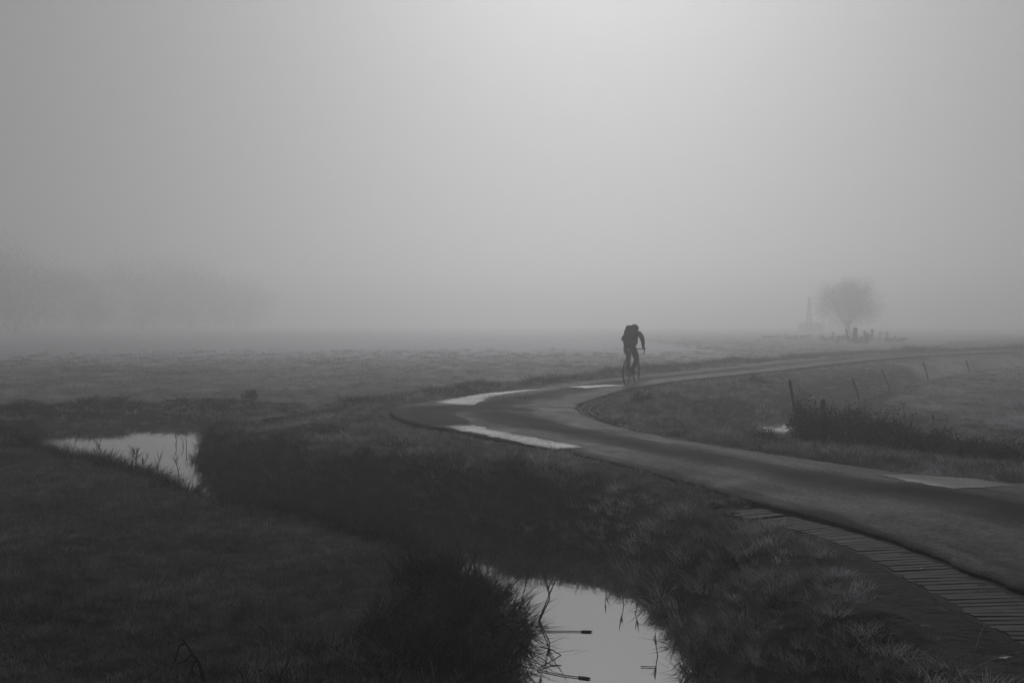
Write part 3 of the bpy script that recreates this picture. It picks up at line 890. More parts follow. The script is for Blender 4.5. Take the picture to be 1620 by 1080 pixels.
for s_ in (-1, 1):
    sh = nd((s_ * .175, .15, 1.345), (.085, .085), upc)
    ua = nd((s_ * .222, .21, 1.24), (.074, .074), sh)
    el = nd((s_ * .235, .28, 1.12), (.056, .056), ua)
    fa = nd((s_ * .215, .38, 1.03), (.05, .05), el)
    w_ = nd((s_ * .19, .465, .975), (.034, .034), fa)
    pm = nd((s_ * .190, .52, .955), (.036, .026), w_)
    wr[s_] = pm
    hp = nd((s_ * .095, -.19, .955), (.108, .115), pel)
    if s_ < 0: kn, an = Vector((-.125, .185, .745)), Vector((-.12, pedp[-1].y - .08, pedp[-1].z + .11))
    else: kn, an = Vector((.13, .07, .635)), Vector((.12, pedp[1].y - .09, pedp[1].z + .12))
    hpv = Vector(N_[hp][0])
    tm = nd(hpv.lerp(kn, .5) + Vector((0, 0, .01)), (.098, .10), hp)
    k_ = nd(kn, (.068, .07), tm)
    cf = nd(kn.lerp(an, .38) + Vector((0, -.015, 0)), (.068, .07), k_)
    an_ = nd(an, (.042, .044), cf)
    he = nd(an + Vector((0, -.02, -.05)), (.032, .034), an_)
    ft = nd(an + Vector((s_ * .01, .085, -.085)), (.04, .026), he)
    nd(an + Vector((s_ * .012, .165, -.09)), (.032, .018), ft)
# fingers as chains rooted in the palm, closed round the hoods
for s_ in (-1, 1):
    base = Vector(N_[wr[s_]][0])
    for k in range(4):
        L_ = (.9, 1.0, .95, .75)[k]
        a0 = base + Vector((s_ * .012, -.018 + .017 * k, .004))
        i = nd(a0, .0095); roots.add(i)
        i = nd(a0 + Vector((s_ * .022, .012, -.006)), .0092, i)
        i = nd(a0 + Vector((s_ * .026, .018, -.034 * L_)), .0085, i)
        i = nd(a0 + Vector((s_ * .008, .022, -.056 * L_)), .0075, i)
    a0 = base + Vector((-s_ * .012, -.015, 0))
    i = nd(a0, .011); roots.add(i)
    i = nd(a0 + Vector((-s_ * .024, .012, -.008)), .010, i)
    i = nd(a0 + Vector((-s_ * .022, .034, -.032)), .0085, i)
body = skin_mesh('body', N_, E_, roots, 2)
body.parent = person
for m_ in (M['jacket'], M['tights'], M['skin'], M['shoe']): body.data.materials.append(m_)
for p in body.data.polygons:
    c = p.center
    if c.y > .25 and c.z > 1.35: p.material_index = 2
    elif c.z > 1.0 and not (c.y > .5 and abs(c.x) > .15): p.material_index = 0
    elif c.y > .5: p.material_index = 3
    elif c.y > .3: p.material_index = 0
    else: p.material_index = 1
hrot = Matrix.Rotation(radians(-32), 3, 'X')
MB().ell((0, .31, 1.475), (.094, .108, .092), rot=hrot, lo=0, hi=.62).build('hair', M['hair'], person, True)
he_ = MB().ell((0, .315, 1.49), (.104, .135, .092), rot=hrot, lo=0, hi=.52, nu=20).build('helmet', M['helmet'], person, True)
for s_ in (-1, 0, 1):
    MB().ell((s_ * .045, .305, 1.496 + (.012 if s_ == 0 else 0)), (.013, .118, .085), rot=hrot, lo=0, hi=.45, nu=8).build('helmet_rib', M['helmet_pale'], he_, True)
for s_ in (-1, 1):
    MB().ell((s_ * .032, .395, 1.44), (.012, .008, .009), nu=8, nv=6).build('eye', M['helmet_pale'], person, True)
    a = Vector((s_ * .12 + s_ * .008, 0, 0)); e_ = pedp[s_]
    def shf(p): return Vector((p.x * (1 - .18 * p.y), p.y, p.z if p.z > 0 else p.z * .55))
    MB().ell((s_ * .125, e_.y + .0, e_.z + .045), (.046, .145, .052), fn=shf).build('shoe', M['shoe'], person, True)
# jacket tail and loose cloth over the back
def jf(p): return Vector((p.x * (1 - .12 * p.y), p.y, p.z))
MB().ell((0, -.09, 1.145), (.195, .235, .15), rot=Matrix.Rotation(radians(43), 3, 'X'), fn=jf, nu=18, nv=12).build('jacket', M['jacket'], person, True)

pack = empty('backpack', (bikeX, bikeY, bz)); pack.rotation_euler = bike.rotation_euler
tag(pack, 'full black backpack worn on the back of the cyclist', 'backpack')
def sq(p):
    f = lambda a: math.copysign(abs(a) ** .6, a)
    return Vector((f(p.x), f(p.y), f(p.z)))
prot = Matrix.Rotation(radians(-47), 3, 'X')
MB().ell((-.02, -.05, 1.36), (.17, .10, .23), rot=prot, fn=sq, nu=18, nv=12).build('pack_body', M['pack'], pack, True)
MB().ell((-.02, -.165, 1.34), (.12, .045, .12), rot=prot, fn=sq).build('front_pocket', M['pack'], pack, True)
MB().ell((-.03, .08, 1.495), (.15, .10, .05), rot=Matrix.Rotation(radians(-20), 3, 'X'), fn=sq).build('lid', M['pack'], pack, True)
for s_ in (-1, 1):
    MB().ell((-.02 + s_ * .165, -.13, 1.22), (.04, .055, .085), rot=prot, fn=sq).build('side_pocket', M['pack'], pack, True)
    MB().tube([(s_ * .1, .10, 1.46), (s_ * .115, .20, 1.40), (s_ * .13, .18, 1.30), (s_ * .14, .02, 1.18)], .018, 6).build('strap', M['pack'], pack, True)
bt = empty('bottle', (bikeX, bikeY, bz)); bt.rotation_euler = bike.rotation_euler
tag(bt, 'pale drinking bottle in the left side pocket of the backpack', 'bottle')
d_ = prot @ Vector((0, 0, 1)); c_ = Vector((-.215, -.15, 1.20))
MB().tube([c_ - d_ * .06, c_ - d_ * .055, c_ + d_ * .05, c_ + d_ * .07], [.02, .031, .031, .018], 10).build('bottle_body', M['bottle'], bt, True)
MB().tube([c_ + d_ * .07, c_ + d_ * .09], [.017, .014], 10).build('cap', M['saddle'], bt, True)

# ------------------------------------------------------------------ woody things
def leaf_cloud(q, centre, rad, n_, size, seed=0, shell=.5, clumps=14):
    rr = random.Random(seed)
    cl = []
    for _ in range(clumps):
        v = Vector((rr.gauss(0, 1), rr.gauss(0, 1), rr.gauss(0, 1))).normalized() * (rr.random() ** .4)
        cl.append((Vector((v.x * rad[0] * .75, v.y * rad[1] * .75, v.z * rad[2] * .75)), rr.uniform(.25, .5)))
    for _ in range(n_):
        c, s_ = rr.choice(cl)
        v = Vector((rr.gauss(0, .5), rr.gauss(0, .5), rr.gauss(0, .5)))
        if v.length > 1.15: v *= rr.uniform(.5, 1) / v.length
        p = Vector(centre) + c + Vector((v.x * rad[0], v.y * rad[1], v.z * rad[2])) * s_
        a = Vector((rr.gauss(0, 1), rr.gauss(0, 1), rr.gauss(0, 1))).normalized()
        b_ = a.cross(Vector((rr.gauss(0, 1), rr.gauss(0, 1), rr.gauss(0, 1)))).normalized()
        k = size * rr.uniform(.6, 1.3)
        q.add([p - a * k, p + b_ * k * .4, p + a * k, p - b_ * k * .4], [(0, 1, 2, 3)])

def limbs(q, p, d, L, r_, depth, rr, out=None, spread=.6, n_=3):
    pts = [p]; dd = d.copy()
    for k in range(3):
        dd = (dd + Vector((rr.uniform(-.15, .15), rr.uniform(-.15, .15), rr.uniform(-.05, .12)))).normalized()
        pts.append(pts[-1] + dd * L / 3)
    q.tube(pts, [r_, r_ * .85, r_ * .72, r_ * .55], 5 if depth > 1 else 3, False)
    if out is not None and depth <= 1: out.append(pts[-1])
    if depth > 0:
        for k in range(n_):
            nd_ = (dd + Vector((rr.gauss(0, spread), rr.gauss(0, spread), rr.gauss(.1, spread * .6)))).normalized()
            limbs(q, pts[-1] if k else pts[-2], nd_, L * rr.uniform(.6, .85), r_ * .5, depth - 1, rr, out, spread, n_)

def tree(label, x, y, height, crown, trunk_h, tr, seed, leaves=2500, lsize=.12, group=None, depth=3, name='tree', lean=0, cloud=None):
    rr = random.Random(seed)
    z = hz(x, y)
    root = empty(name, (x, y, z)); tag(root, label, 'tree', group)
    t = MB()
    top = Vector((lean, 0, trunk_h))
    t.tube([(0, 0, -.15), (lean * .2, 0, trunk_h * .3), (lean * .6, .05, trunk_h * .7), top], [tr * 1.25, tr, tr * .85, tr * .8], 9)
    t.build('trunk', M['bark'], root, True)
    q = MB(); tips = []
    H_ = height - trunk_h
    for k in range(6):
        a = 2 * pi * k / 6 + rr.uniform(-.3, .3)
        d = Vector((cos(a) * .55, sin(a) * .55, 1)).normalized()
        limbs(q, top - Vector((0, 0, .1)), d, H_ * .36, tr * .34, depth, rr, tips, .45)
    q.build('limbs', M['bark'], root)
    c = MB()
    if cloud: leaf_cloud(c, (0, 0, cloud[2]), (cloud[0], cloud[0], cloud[1]), cloud[3], lsize, seed, clumps=cloud[4])
    per = max(1, leaves // max(1, len(tips)))
    for tp in tips:
        for _ in range(per):
            p = tp + Vector((rr.gauss(0, crown * .12), rr.gauss(0, crown * .12), rr.gauss(0, crown * .12)))
            a = Vector((rr.gauss(0, 1), rr.gauss(0, 1), rr.gauss(0, 1))).normalized()
            b_ = a.cross(Vector((rr.gauss(0, 1), rr.gauss(0, 1), rr.gauss(0, 1)))).normalized()
            k = lsize * rr.uniform(.6, 1.3)
            c.add([p - a * k, p + b_ * k * .45, p + a * k, p - b_ * k * .45], [(0, 1, 2, 3)])
    c.build('crown', M['leafy'], root)
    return root

def shrub(label, x, y, rad, n_, size, seed, stems=9, name='bush', cat='bush', group=None, zo=0):
    rr = random.Random(seed); z = hz(x, y) + zo
    root = empty(name, (x, y, z)); tag(root, label, cat, group)
    q = MB(); c = MB()
    for _ in range(stems):
        a = rr.uniform(0, 2 * pi); e_ = Vector((cos(a) * rad[0] * rr.uniform(.1, .9), sin(a) * rad[1] * rr.uniform(.1, .9), rad[2] * rr.uniform(1.2, 2.15)))
        b0 = Vector((e_.x * .35, e_.y * .35, -.05))
        q.tube([b0, b0.lerp(e_, .5) + Vector((0, 0, .08)), e_], [.012, .008, .003], 4, False)
        for k in range(10):
            t = rr.uniform(.35, 1); p = b0.lerp(e_, t)
            for _ in range(5):
                pp = p + Vector((rr.gauss(0, .05), rr.gauss(0, .05), rr.gauss(0, .05)))
                aa = Vector((rr.gauss(0, 1), rr.gauss(0, 1), rr.gauss(0, 1))).normalized(); bb = aa.cross(Vector((rr.gauss(0, 1), 1, rr.gauss(0, 1)))).normalized()
                c.add([pp - aa * size, pp + bb * size * .5, pp + aa * size, pp - bb * size * .5], [(0, 1, 2, 3)])
    q.build('stems', M['twig'], root)
    leaf_cloud(c, (0, 0, rad[2] * .8), rad, n_, size, seed)
    c.build('leaves', M['leafy'], root)
    return root

# far right: tree, post, gate, hedge and mast in the fog
def far(px, d): return ((px - 810) / F * d, d)
tx, ty = far(1344, 150)
tree('round crowned pollard tree fading into the fog beyond the road', tx, ty, 8.4, 4.7, 1.1, .45, 5, leaves=9000, lsize=.075, lean=-.25, cloud=(5.6, 4.7, 4.7, 26000, 46), depth=4)
x, y = far(1280, 195); z = hz(x, y)
mast = empty('lattice_mast', (x, y, z)); tag(mast, 'slender lattice mast barely visible beside the foggy tree', 'mast')
Hm = 7.0
for sx in (-1, 1):
    for sy in (-1, 1):
        MB().tube([(sx * .48, sy * .48, 0), (sx * .10, sy * .10, Hm)], .07, 5).build('leg', M['steel'], mast)
br = MB()
for k in range(7):
    z0, z1 = Hm * k / 7, Hm * (k + 1) / 7; w0, w1 = .48 - .38 * k / 7, .48 - .38 * (k + 1) / 7
    for sy in (-1, 1):
        br.tube([(-w0, sy * w0, z0), (w1, sy * w1, z1)], .04, 4); br.tube([(w0, sy * w0, z0), (-w1, sy * w1, z1)], .04, 4)
        br.tube([(sy * w0, -w0, z0), (sy * w1, w1, z1)], .04, 4)
br.build('brace', M['steel'], mast)
# low shed
x, y = far(1283, 215); z = hz(x, y)
shed = empty('shed', (x, y, z), radians(8)); tag(shed, 'low dark shed under the mast, almost lost in fog', 'shed')
MB().box((0, 0, .65), (4.4, 3, 1.3)).build('wall', M['brick'], shed)
MB().add([(-2.5, -1.8, 1.28), (2.5, -1.8, 1.28), (2.5, 1.8, 1.28), (-2.5, 1.8, 1.28), (-2.1, 0, 2.0), (2.1, 0, 2.0)],
         [(0, 1, 5, 4), (2, 3, 4, 5), (0, 4, 3), (1, 2, 5), (3, 2, 1, 0)]).build('roof', M['roof'], shed)
MB().box((-1, -1.52, .6), (.8, .06, 1.2)).build('door', M['wood'], shed)
MB().box((1.1, -1.52, .75), (.7, .06, .5)).build('window', M['glass'], shed)
# gate beside the tree
def post(label, x, y, h_, r_, lean=(0, 0), group=None, name='fence_post', zo=0, cap=True):
    z = hz(x, y) + zo
    o = MB()
    o.tube([(0, 0, -.2), (lean[0] * h_ * .5, lean[1] * h_ * .5, h_ * .5), (lean[0] * h_, lean[1] * h_, h_ * .97), (lean[0] * h_ * 1.01, lean[1] * h_ * 1.01, h_)],
           [r_ * 1.05, r_, r_ * .97, r_ * .7], 7)
    ob = o.build(name, M['wood'], None, False, (x, y, z)); ob.rotation_euler.z = random.uniform(0, 1) * 0
    return tag(ob, label, 'post', group)
x, y = far(1344, 95); post('thin stake leaning left at the foot of the foggy tree', x, y, 1.4, .08, (-.25, 0), name='stake')
x, y = far(1353, 95); post('thick squat gate post at the foot of the foggy tree', x, y, 1.5, .22, (0, 0), name='gate_post')
x, y = far(1380, 104); post('short dark post between the squat gate post and the barrier', x, y, 1.25, .13, (0, 0), name='gate_post')
x, y = far(1398, 108); z = hz(x, y)
bar = empty('field_barrier', (x, y, z), .1); tag(bar, 'two railed field barrier right of the foggy tree', 'barrier')
for s_ in (-.4, .4): MB().box((s_, 0, .45), (.07, .07, 1.1)).build('upright', M['wood'], bar)
for z_ in (.72, .93): MB().box((0, -.06, z_), (1.1, .03, .06)).build('rail', M['wood'], bar)
for i, (px, d, w, h_) in enumerate([(1318, 96, 2.3, .5), (1371, 92, .6, .6), (1352, 90, 1.5, .45), (1410, 98, 2.4, .3), (1262, 112, 2.6, .3), (1225, 120, 2.2, .2)]):
    x, y = far(px, d)
    shrub(['broad low bush left of the foggy tree', 'small pointed bush right of the squat gate post', 'low bush at the foot of the squat gate post',
           'low wide bush behind the field barrier', 'low bush on the verge below the mast', 'low weedy bush on the roadside left of the mast'][i],
          x, y, (w, .6, h_), 500, .07, 200 + i)

# far left: tall trees as shapes in the fog
for i, (px, d, h_, cw) in enumerate([(-60, 185, 21, 11), (25, 198, 19, 11), (225, 238, 21, 13), (300, 248, 20, 12), (375, 272, 17, 11), (130, 230, 16, 11)]):
    x, y = far(px, d)
    tree(['tall dark tree at the left frame edge deep in fog', 'tall tree second from the left frame edge deep in fog', 'broad faint tree in the left fog, left of its twin',
          'broad faint tree in the left fog, right of its twin', 'faintest small tree at the right end of the foggy row', 'faint low tree in the gap of the foggy row'][i],
         x, y, h_ * .85, cw, 1.2, .35, 300 + i, leaves=600, lsize=.2, cloud=(cw * 1.05, h_ * .56, h_ * .42, 17000, 80), group='trees deep in the fog on the left')

# ------------------------------------------------------------------ fence posts on the right
fp = [(1303, 632, 17.6, .05, (0, .0), 'upright dark fence post standing in the brambles'),
      (1250, 611, 19.0, .028, (-.16, 0), 'thin leaning stake at the left end of the brambles'),
      (1349, 610, 26.5, .025, (-.35, 0), 'short stake leaning left behind the brambles'),
      (1396, 586, 33, .025, (-.38, 0), 'leaning fence post in the right pasture, nearest of the line'),
      (1461, 578, 36, .025, (-.3, 0), 'leaning fence post in the right pasture, second of the line'),
      (1529, 571, 43, .025, (-.3, 0), 'faint leaning fence post in the right pasture, farthest of the line'),
      (1477, 656, 19, .022, (-.1, 0), 'short thin stake in the pasture right of the brambles')]
for px, py, d, r_, ln, lb in fp:
    x, y = far(px, d); h_ = CAMZ - (py - 510) / F * d - hz(x, y)
    post(lb, x - ln[0] * h_, y, h_, r_, ln, 'fence posts on the right')

# brambles along the right ditch
bs = [(1275, 700, .34, .33), (1300, 703, .45, .36), (1340, 704, .48, .34), (1380, 706, .45, .30), (1425, 709, .42, .24), (1470, 711, .4, .17),
      (1520, 716, .4, .13), (1570, 719, .4, .14), (1212, 708, .25, .06), (1600, 722, .35, .10)]
pos = ['leftmost', 'second from the left', 'third from the left', 'fourth from the left', 'fifth from the left', 'sixth from the left', 'low seventh from the left',
       'low eighth from the left', 'tiny one left of them all', 'low one at the right frame edge']
for i, (px, py, w, h_) in enumerate(bs):
    p = gp(px, py, -.25)
    shrub('dark bramble clump by the right ditch, ' + pos[i], p.x, p.y, (w, .45, h_), 2600, .019, 400 + i, stems=20, name='bramble', cat='bramble', group='brambles by the right ditch')

def stalk(label, p, pts, r_, heads=None, leaves=0, name='reed', cat='reed', m_=None, group=None, seed=1, leaf_len=.16):
    """one plant: stem > leaves or seed head"""
    rr = random.Random(seed); m_ = m_ or M['reed']
    root = empty(name, p); tag(root, label, cat, group)
    P = [Vector(q) for q in pts]
    MB().tube(P, [r_ * (1 - .6 * i / (len(P) - 1)) for i in range(len(P))], 5).build('stem', m_, root, True)
    if leaves:
        for k in range(leaves):
            t = rr.uniform(.25, .98) * (len(P) - 1); i = int(t); q = P[i].lerp(P[min(i + 1, len(P) - 1)], t - i)
            a = rr.uniform(0, 2 * pi); L_ = leaf_len * rr.uniform(.6, 1.3)
            d = Vector((cos(a) * .6, sin(a) * .4, rr.uniform(.7, 2.2))).normalized(); w = Vector((-d.z, 0, d.x)).normalized() * .004
            q1 = q + d * L_ * .5; q2 = q + d * L_ * 1.1 + Vector((0, 0, -.12 * L_))
            MB().add([q - w * .6, q + w * .6, q1 + w, q1 - w, q2], [(0, 1, 2, 3), (3, 2, 4)]).build('leaf', m_, root)
    if heads == 'umbel':
        for k in range(9):
            a = 2 * pi * k / 9; q = P[-1] + Vector((cos(a) * .06, sin(a) * .06, .045 + rr.uniform(-.02, .03)))
            MB().tube([P[-1], q, q + Vector((0, 0, .008))], [.0025, .002, .008], 4).build('ray', m_, root)
    if heads == 'cattail':
        d = (P[-1] - P[-2]).normalized()
        MB().tube([P[-1] - d * .06, P[-1] - d * .05, P[-1], P[-1] + d * .01], [.003, .011, .011, .003], 7).build('seed_head', m_, root, True)
    return root

# reeds in and by the near water
def wp(px, py): return gp(px, py, WZ)
def rel(base, px, py, dy=0.0):
    """point above the base in the same upright plane"""
    d = base.y + dy
    return Vector(((px - 810) / F * d - base.x, dy, CAMZ - (py - 510) / F * d - base.z))
b0 = wp(852, 985)
stalk('reed stem leaning right with its dark reflection, beside the near bank', b0, [(0, 0, 0), rel(b0, 864, 955), rel(b0, 878, 922), rel(b0, 896, 892)], .006, leaves=1)
stalk('leafy reed arching left over the near water', b0 + Vector((.01, .02, 0)), [(0, 0, 0), rel(b0, 868, 950), rel(b0, 864, 925), rel(b0, 855, 900), rel(b0, 850, 882)], .006, leaves=10, seed=4, leaf_len=.12)
b1 = wp(826, 950)
stalk('thin reed with a tuft of leaves at the edge of the near bank', b1, [(0, 0, 0), rel(b1, 832, 925), rel(b1, 838, 905), rel(b1, 842, 888)], .004, leaves=8, seed=5, leaf_len=.1)
b1 = wp(774, 930)
stalk('crooked reed at the left end of the near water', b1, [(0, 0, 0), rel(b1, 770, 895), rel(b1, 762, 872), rel(b1, 757, 862)], .004, leaves=4, seed=6, leaf_len=.09)
b1 = wp(760, 915)
stalk('slender upright reed at the left end of the near water', b1, [(0, 0, 0), rel(b1, 758, 890), rel(b1, 760, 868)], .003, leaves=2, seed=7, leaf_len=.09)
for i, (px, py, hp, ln) in enumerate([(988, 958, 24, -6), (1006, 972, 20, 8), (960, 935, 22, -2), (925, 905, 20, 10), (1042, 1040, 30, -8)]):
    b1 = wp(px, py)
    stalk(['bent reed under the right bank of the near water', 'short reed leaning right below the right bank', 'reed at the middle of the right bank',
           'thin reed where the near water narrows', 'reed at the lower right edge of the near water'][i],
          b1, [(0, 0, 0), rel(b1, px + ln * .4, py - hp * .6), rel(b1, px + ln, py - hp)], .004, leaves=3, seed=20 + i, leaf_len=.1)
# stems lying on the water
def floating(label, pts, r_, head=True, arch=None):
    P = [wp(*q) for q in pts]
    root = empty('floating_reed', P[0]); tag(root, label, 'reed')
    Q = [p - P[0] + Vector((0, 0, .006)) for p in P]
    if arch: Q = [q + Vector((0, 0, a)) for q, a in zip(Q, arch)]
    MB().tube(Q, [r_] * len(Q), 5).build('stem', M['reed'], root, True)
    if head:
        d = (Q[-1] - Q[-2]).normalized()
        MB().tube([Q[-1] - d * .07, Q[-1] - d * .06, Q[-1], Q[-1] + d * .02], [.003, .008, .008, .002], 7).build('seed_head', M['reed'], root, True)
    return root
floating('dark reed stem lying straight across the near water', [(852, 1002), (890, 1001.5), (934, 1002)], .0035)
floating('lower reed stem lying on the water at the bottom frame edge', [(852, 1064), (890, 1072), (931, 1077)], .0035)
floating('doubled reed bent into a loop over the near water', [(852, 1033), (872, 1042), (888, 1047), (872, 1053), (850, 1062)], .004, False, [.03, .05, .03, .01, 0])
floating('short reed stem lying by the right bank of the near water', [(1015, 1058), (1040, 1059)], .003, False)
floating('leafy stem lying by the left bank of the near water', [(848, 993), (868, 994)], .004, False)

fl = MB()
for k in range(260):
    if k < 150:
        t = random.random(); yy = 6.2 + 5.6 * t; i = int(np.argmin(abs(DITCH[:60, 1] - yy))) if yy < 13 else 0
        c = DITCH[i]; side = random.choice((-1, 1, 1)); off = (c[2] + .1 - abs(random.gauss(0, .13))) * side
        x, y = c[0] + off, yy + random.uniform(-.1, .1)
    else:
        x, y = random.uniform(-9.6, -6.4), random.uniform(18.2, 22.6)
        y = 22.0 + random.gauss(0, .12) if random.random() < .7 else y
    r_ = random.uniform(.004, .012) * (1 if k < 150 else 2.2); a = random.uniform(0, pi)
    u = Vector((cos(a), sin(a), 0)) * r_; v = Vector((-sin(a), cos(a), 0)) * r_ * .5; p = Vector((x, y, WZ + .004))
    fl.add([p - u, p - v + Vector((0, 0, .002)), p + u, p + v], [(0, 1, 2, 3)])
tag(fl.build('floating_debris', M['dry']), 'tiny bits of leaf and chaff floating on the ditch water', 'debris', kind='stuff')

# plants at the upper pool
ups = [(112, 722, 26, 8, 7), (146, 728, 24, 12, 8), (163, 735, 20, -4, 6), (206, 742, 26, 6, 9), (213, 742, 34, 2, 9), (220, 744, 22, 14, 6), (246, 748, 20, 5, 6), (282, 758, 30, -6, 8), (180, 738, 16, -8, 6)]
ul = ['leafy plant at the left end of the upper pool', 'arching weed over the left part of the upper pool', 'small weed right of the arching weed by the upper pool',
      'spiky reed leaves, left of the tallest, by the upper pool', 'tallest spiky reed in the middle of the upper pool edge', 'short reed leaning right beside the tallest one',
      'small bent reed right of the middle of the upper pool', 'lone leafy reed before the right end of the upper pool', 'low weed between the weed and the reeds by the upper pool']
for i, (px, py, hp, ln, lv) in enumerate(ups):
    p = on_ground(px, py + 10, -.3)
    stalk(ul[i], p, [(0, 0, 0), rel(p, px + ln * .4, py - hp * .6), rel(p, px + ln, py - hp)], .007, leaves=lv, seed=40 + i, leaf_len=.17, group='reeds by the upper pool')
for i, (px, py, hp) in enumerate([(277, 704, 16), (288, 706, 12), (293, 714, 20)]):
    p = wp(px, py)
    stalk(['left of three thin reeds standing in the upper pool', 'middle of three thin reeds standing in the upper pool', 'right of three thin reeds standing in the upper pool'][i],
          p, [(0, 0, 0), rel(p, px + 1, py - hp * .5), rel(p, px - 1, py - hp)], .008, leaves=2, seed=60 + i, leaf_len=.12, group='thin reeds in the upper pool')

# dead umbel stalks on the right
for i, (px, py, hp, ln, hd_) in enumerate([(1437, 690, 50, -8, 'umbel'), (1441, 688, 30, 4, 'umbel'), (1303, 640, 26, 2, None), (1310, 648, 30, -26, None), (1232, 622, 10, -16, None)]):
    p = on_ground(px, py, -.2)
    stalk(['tall dead hogweed stalk with a star-shaped head by the right ditch', 'shorter dead umbel stalk beside the tall hogweed', 'thin twig standing behind the upright fence post',
           'dry stalk leaning far left behind the upright fence post', 'low twig leaning left on the inner verge'][i], p,
          [(0, 0, 0), rel(p, px + ln * .5, py - hp * .55), rel(p, px + ln, py - hp)], .011, heads=hd_, leaves=5 if i < 2 else 2, name='dead_stalk', cat='stalk', m_=M['twig'], seed=80 + i, leaf_len=.09)

# dead branch, bottom left
p = on_ground(318, 1092, -.2)
root = empty('dead_branch', p); tag(root, 'dead forked branch sticking up from the rank grass at the bottom', 'branch')
MB().tube([rel(p, 322, 1092), rel(p, 312, 1052), rel(p, 297, 1030), rel(p, 286, 1012)], [.011, .01, .008, .006], 6).build('stem', M['twig'], root, True)
for a in ([(310, 1050), (296, 1048), (288, 1042)], [(300, 1036), (293, 1046), (277, 1053)], [(290, 1020), (280, 1024), (276, 1040), (262, 1078)], [(306, 1046), (300, 1062), (306, 1080)]):
    MB().tube([rel(p, x_, y_, .03 * k) for k, (x_, y_) in enumerate(a)], [.006, .005, .003] if len(a) == 3 else [.007, .006, .004, .003], 5).build('twig', M['twig'], root, True)
p = on_ground(424, 1010, -.1)
root = empty('dead_branch', p); tag(root, 'short dead stick lying at the edge of the meadow grass', 'branch')
MB().tube([rel(p, 407, 992), rel(p, 417, 999), rel(p, 430, 1012)], [.006, .009, .012], 6).build('stem', M['twig'], root, True)

# mound and clods
def clod(label, px, py, r_, zs=.6, cat='earth clod', grp='earth clods on the verge', name='earth_clod', m_='clod'):
    p = on_ground(px, py)
    s_ = random.randint(0, 999)
    q = MB().ell((0, 0, r_ * .25), (r_, r_ * .8, r_ * zs), nu=10, nv=7,
                 fn=lambda v: v * (1 + .45 * float(fbm(np.array([v.x * 2 + s_]), np.array([v.y * 2 + v.z]), 1.3, s_, 3)[0])))
    o = q.build(name, M[m_], None, True, p); return tag(o, label, cat, grp)
for i, (px, py, r_) in enumerate([(1132, 812, .045), (1133, 818, .055), (1146, 824, .04), (1162, 825, .05), (1168, 828, .04), (979, 720, .06)]):
    clod(['dark clod of earth on the verge, highest of the cluster', 'dark clod just under the highest clod on the verge', 'small clod in the middle of the cluster on the verge',
          'clod at the right of the cluster on the verge', 'rightmost small clod of the cluster on the verge', 'lone dark clod by the asphalt edge left of the cluster'][i], px, py, r_)
p = on_ground(1016, 648)
shrub('dark grassy tussock on the inside of the bend', p.x, p.y, (.3, .25, .1), 900, .03, 501, stems=6, name='tussock', cat='tussock')
p = on_ground(1195, 608)
shrub('dark weedy tussock beyond the inner ditch bank', p.x, p.y, (.55, .4, .1), 900, .035, 502, stems=8, name='tussock', cat='tussock')
p = on_ground(395, 634)
shrub('small dark weed clump on the skyline of the left verge', p.x, p.y, (.25, .2, .1), 400, .03, 503, stems=5, name='tussock', cat='tussock')

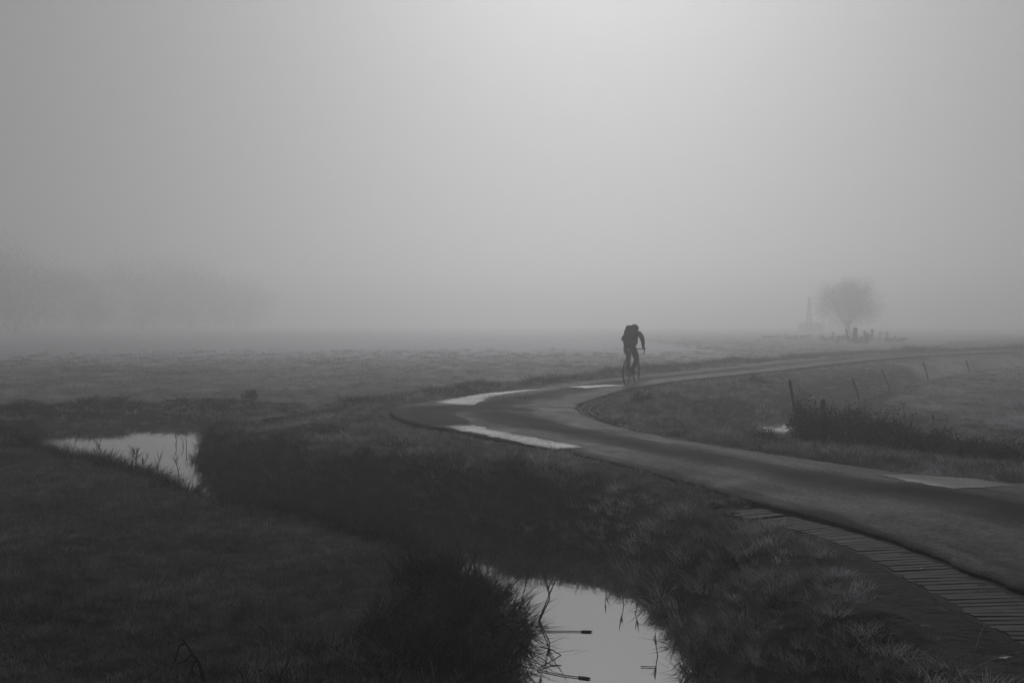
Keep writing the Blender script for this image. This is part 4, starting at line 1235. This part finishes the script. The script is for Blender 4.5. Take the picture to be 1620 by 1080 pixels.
# fallen leaves
def leaf_mesh(s_):
    rr = random.Random(s_); q = MB(); n_ = 10; vs = [(0, 0, 0.006)]
    for k in range(n_):
        a = 2 * pi * k / n_; r_ = (.5 + .5 * abs(cos(a))) * (1 + rr.uniform(-.15, .15))
        vs.append((cos(a) * r_, sin(a) * r_ * .55, .25 * rr.uniform(-.2, 1) * abs(sin(a))))
    q.add(vs, [(0, 1 + k, 1 + (k + 1) % n_) for k in range(n_)])
    me = q.mesh('fallen_leaf'); me.materials.append(M['leaf']); return me
lm = [leaf_mesh(k) for k in range(3)]
LV = [(1596, 1058, .035, 'largest pale fallen leaf on the trodden ground in the bottom right corner'),
      (1261, 849, .02, 'pale fallen leaf on the verge just below the paver strip'),
      (1195, 789, .018, 'pale leaf on the far tip of the paver strip'),
      (1299, 821, .015, 'tiny pale leaf at the asphalt edge above the pavers'),
      (1462, 918, .02, 'pale leaf on the lower edge of the paver strip'),
      (1522, 909, .016, 'tiny pale leaf on the ribbed pavers, upper of two'),
      (1558, 950, .016, 'tiny pale leaf on the ribbed pavers, lower of two'),
      (1350, 962, .02, 'pale leaf in the rough grass right of the big tussock'),
      (1362, 948, .022, 'slim pale leaf caught in the rough grass by the trodden ground'),
      (1480, 941, .016, 'small pale leaf on the trodden ground below the pavers'),
      (1440, 1043, .018, 'small pale leaf where the grass meets the trodden ground'),
      (1406, 952, .014, 'speck of pale leaf at the grass edge right of the slim leaf')]
for i, (px, py, s_, lb) in enumerate(LV):
    p = on_ground(px, py, -.05, .02)
    o = bpy.data.objects.new('fallen_leaf', lm[i % 3]); COL.objects.link(o); o.location = p
    o.scale = (s_, s_, s_); o.rotation_euler = (random.uniform(-.3, .1), random.uniform(-.3, .3), random.uniform(-.5, .5))
    if i in (2, 4, 5, 6): o.location.z = -.03
    tag(o, lb, 'leaf', 'fallen leaves')

# ------------------------------------------------------------------ fog
hzm = bpy.data.materials.new('fog'); hzm.use_nodes = True
n, l = hzm.node_tree.nodes, hzm.node_tree.links
n.clear()
o_ = n.new('ShaderNodeOutputMaterial'); v_ = n.new('ShaderNodeVolumePrincipled')
v_.inputs['Color'].default_value = (.96, .965, .975, 1)
v_.inputs['Density'].default_value = HAZE_DENSITY
v_.inputs['Anisotropy'].default_value = HAZE_G
l.new(v_.outputs[0], o_.inputs['Volume'])
fog = MB().box((0, 190, 11), (840, 530, 26)).build('haze', hzm)
tag(fog, 'pale fog filling the air over the polder', kind='stuff')
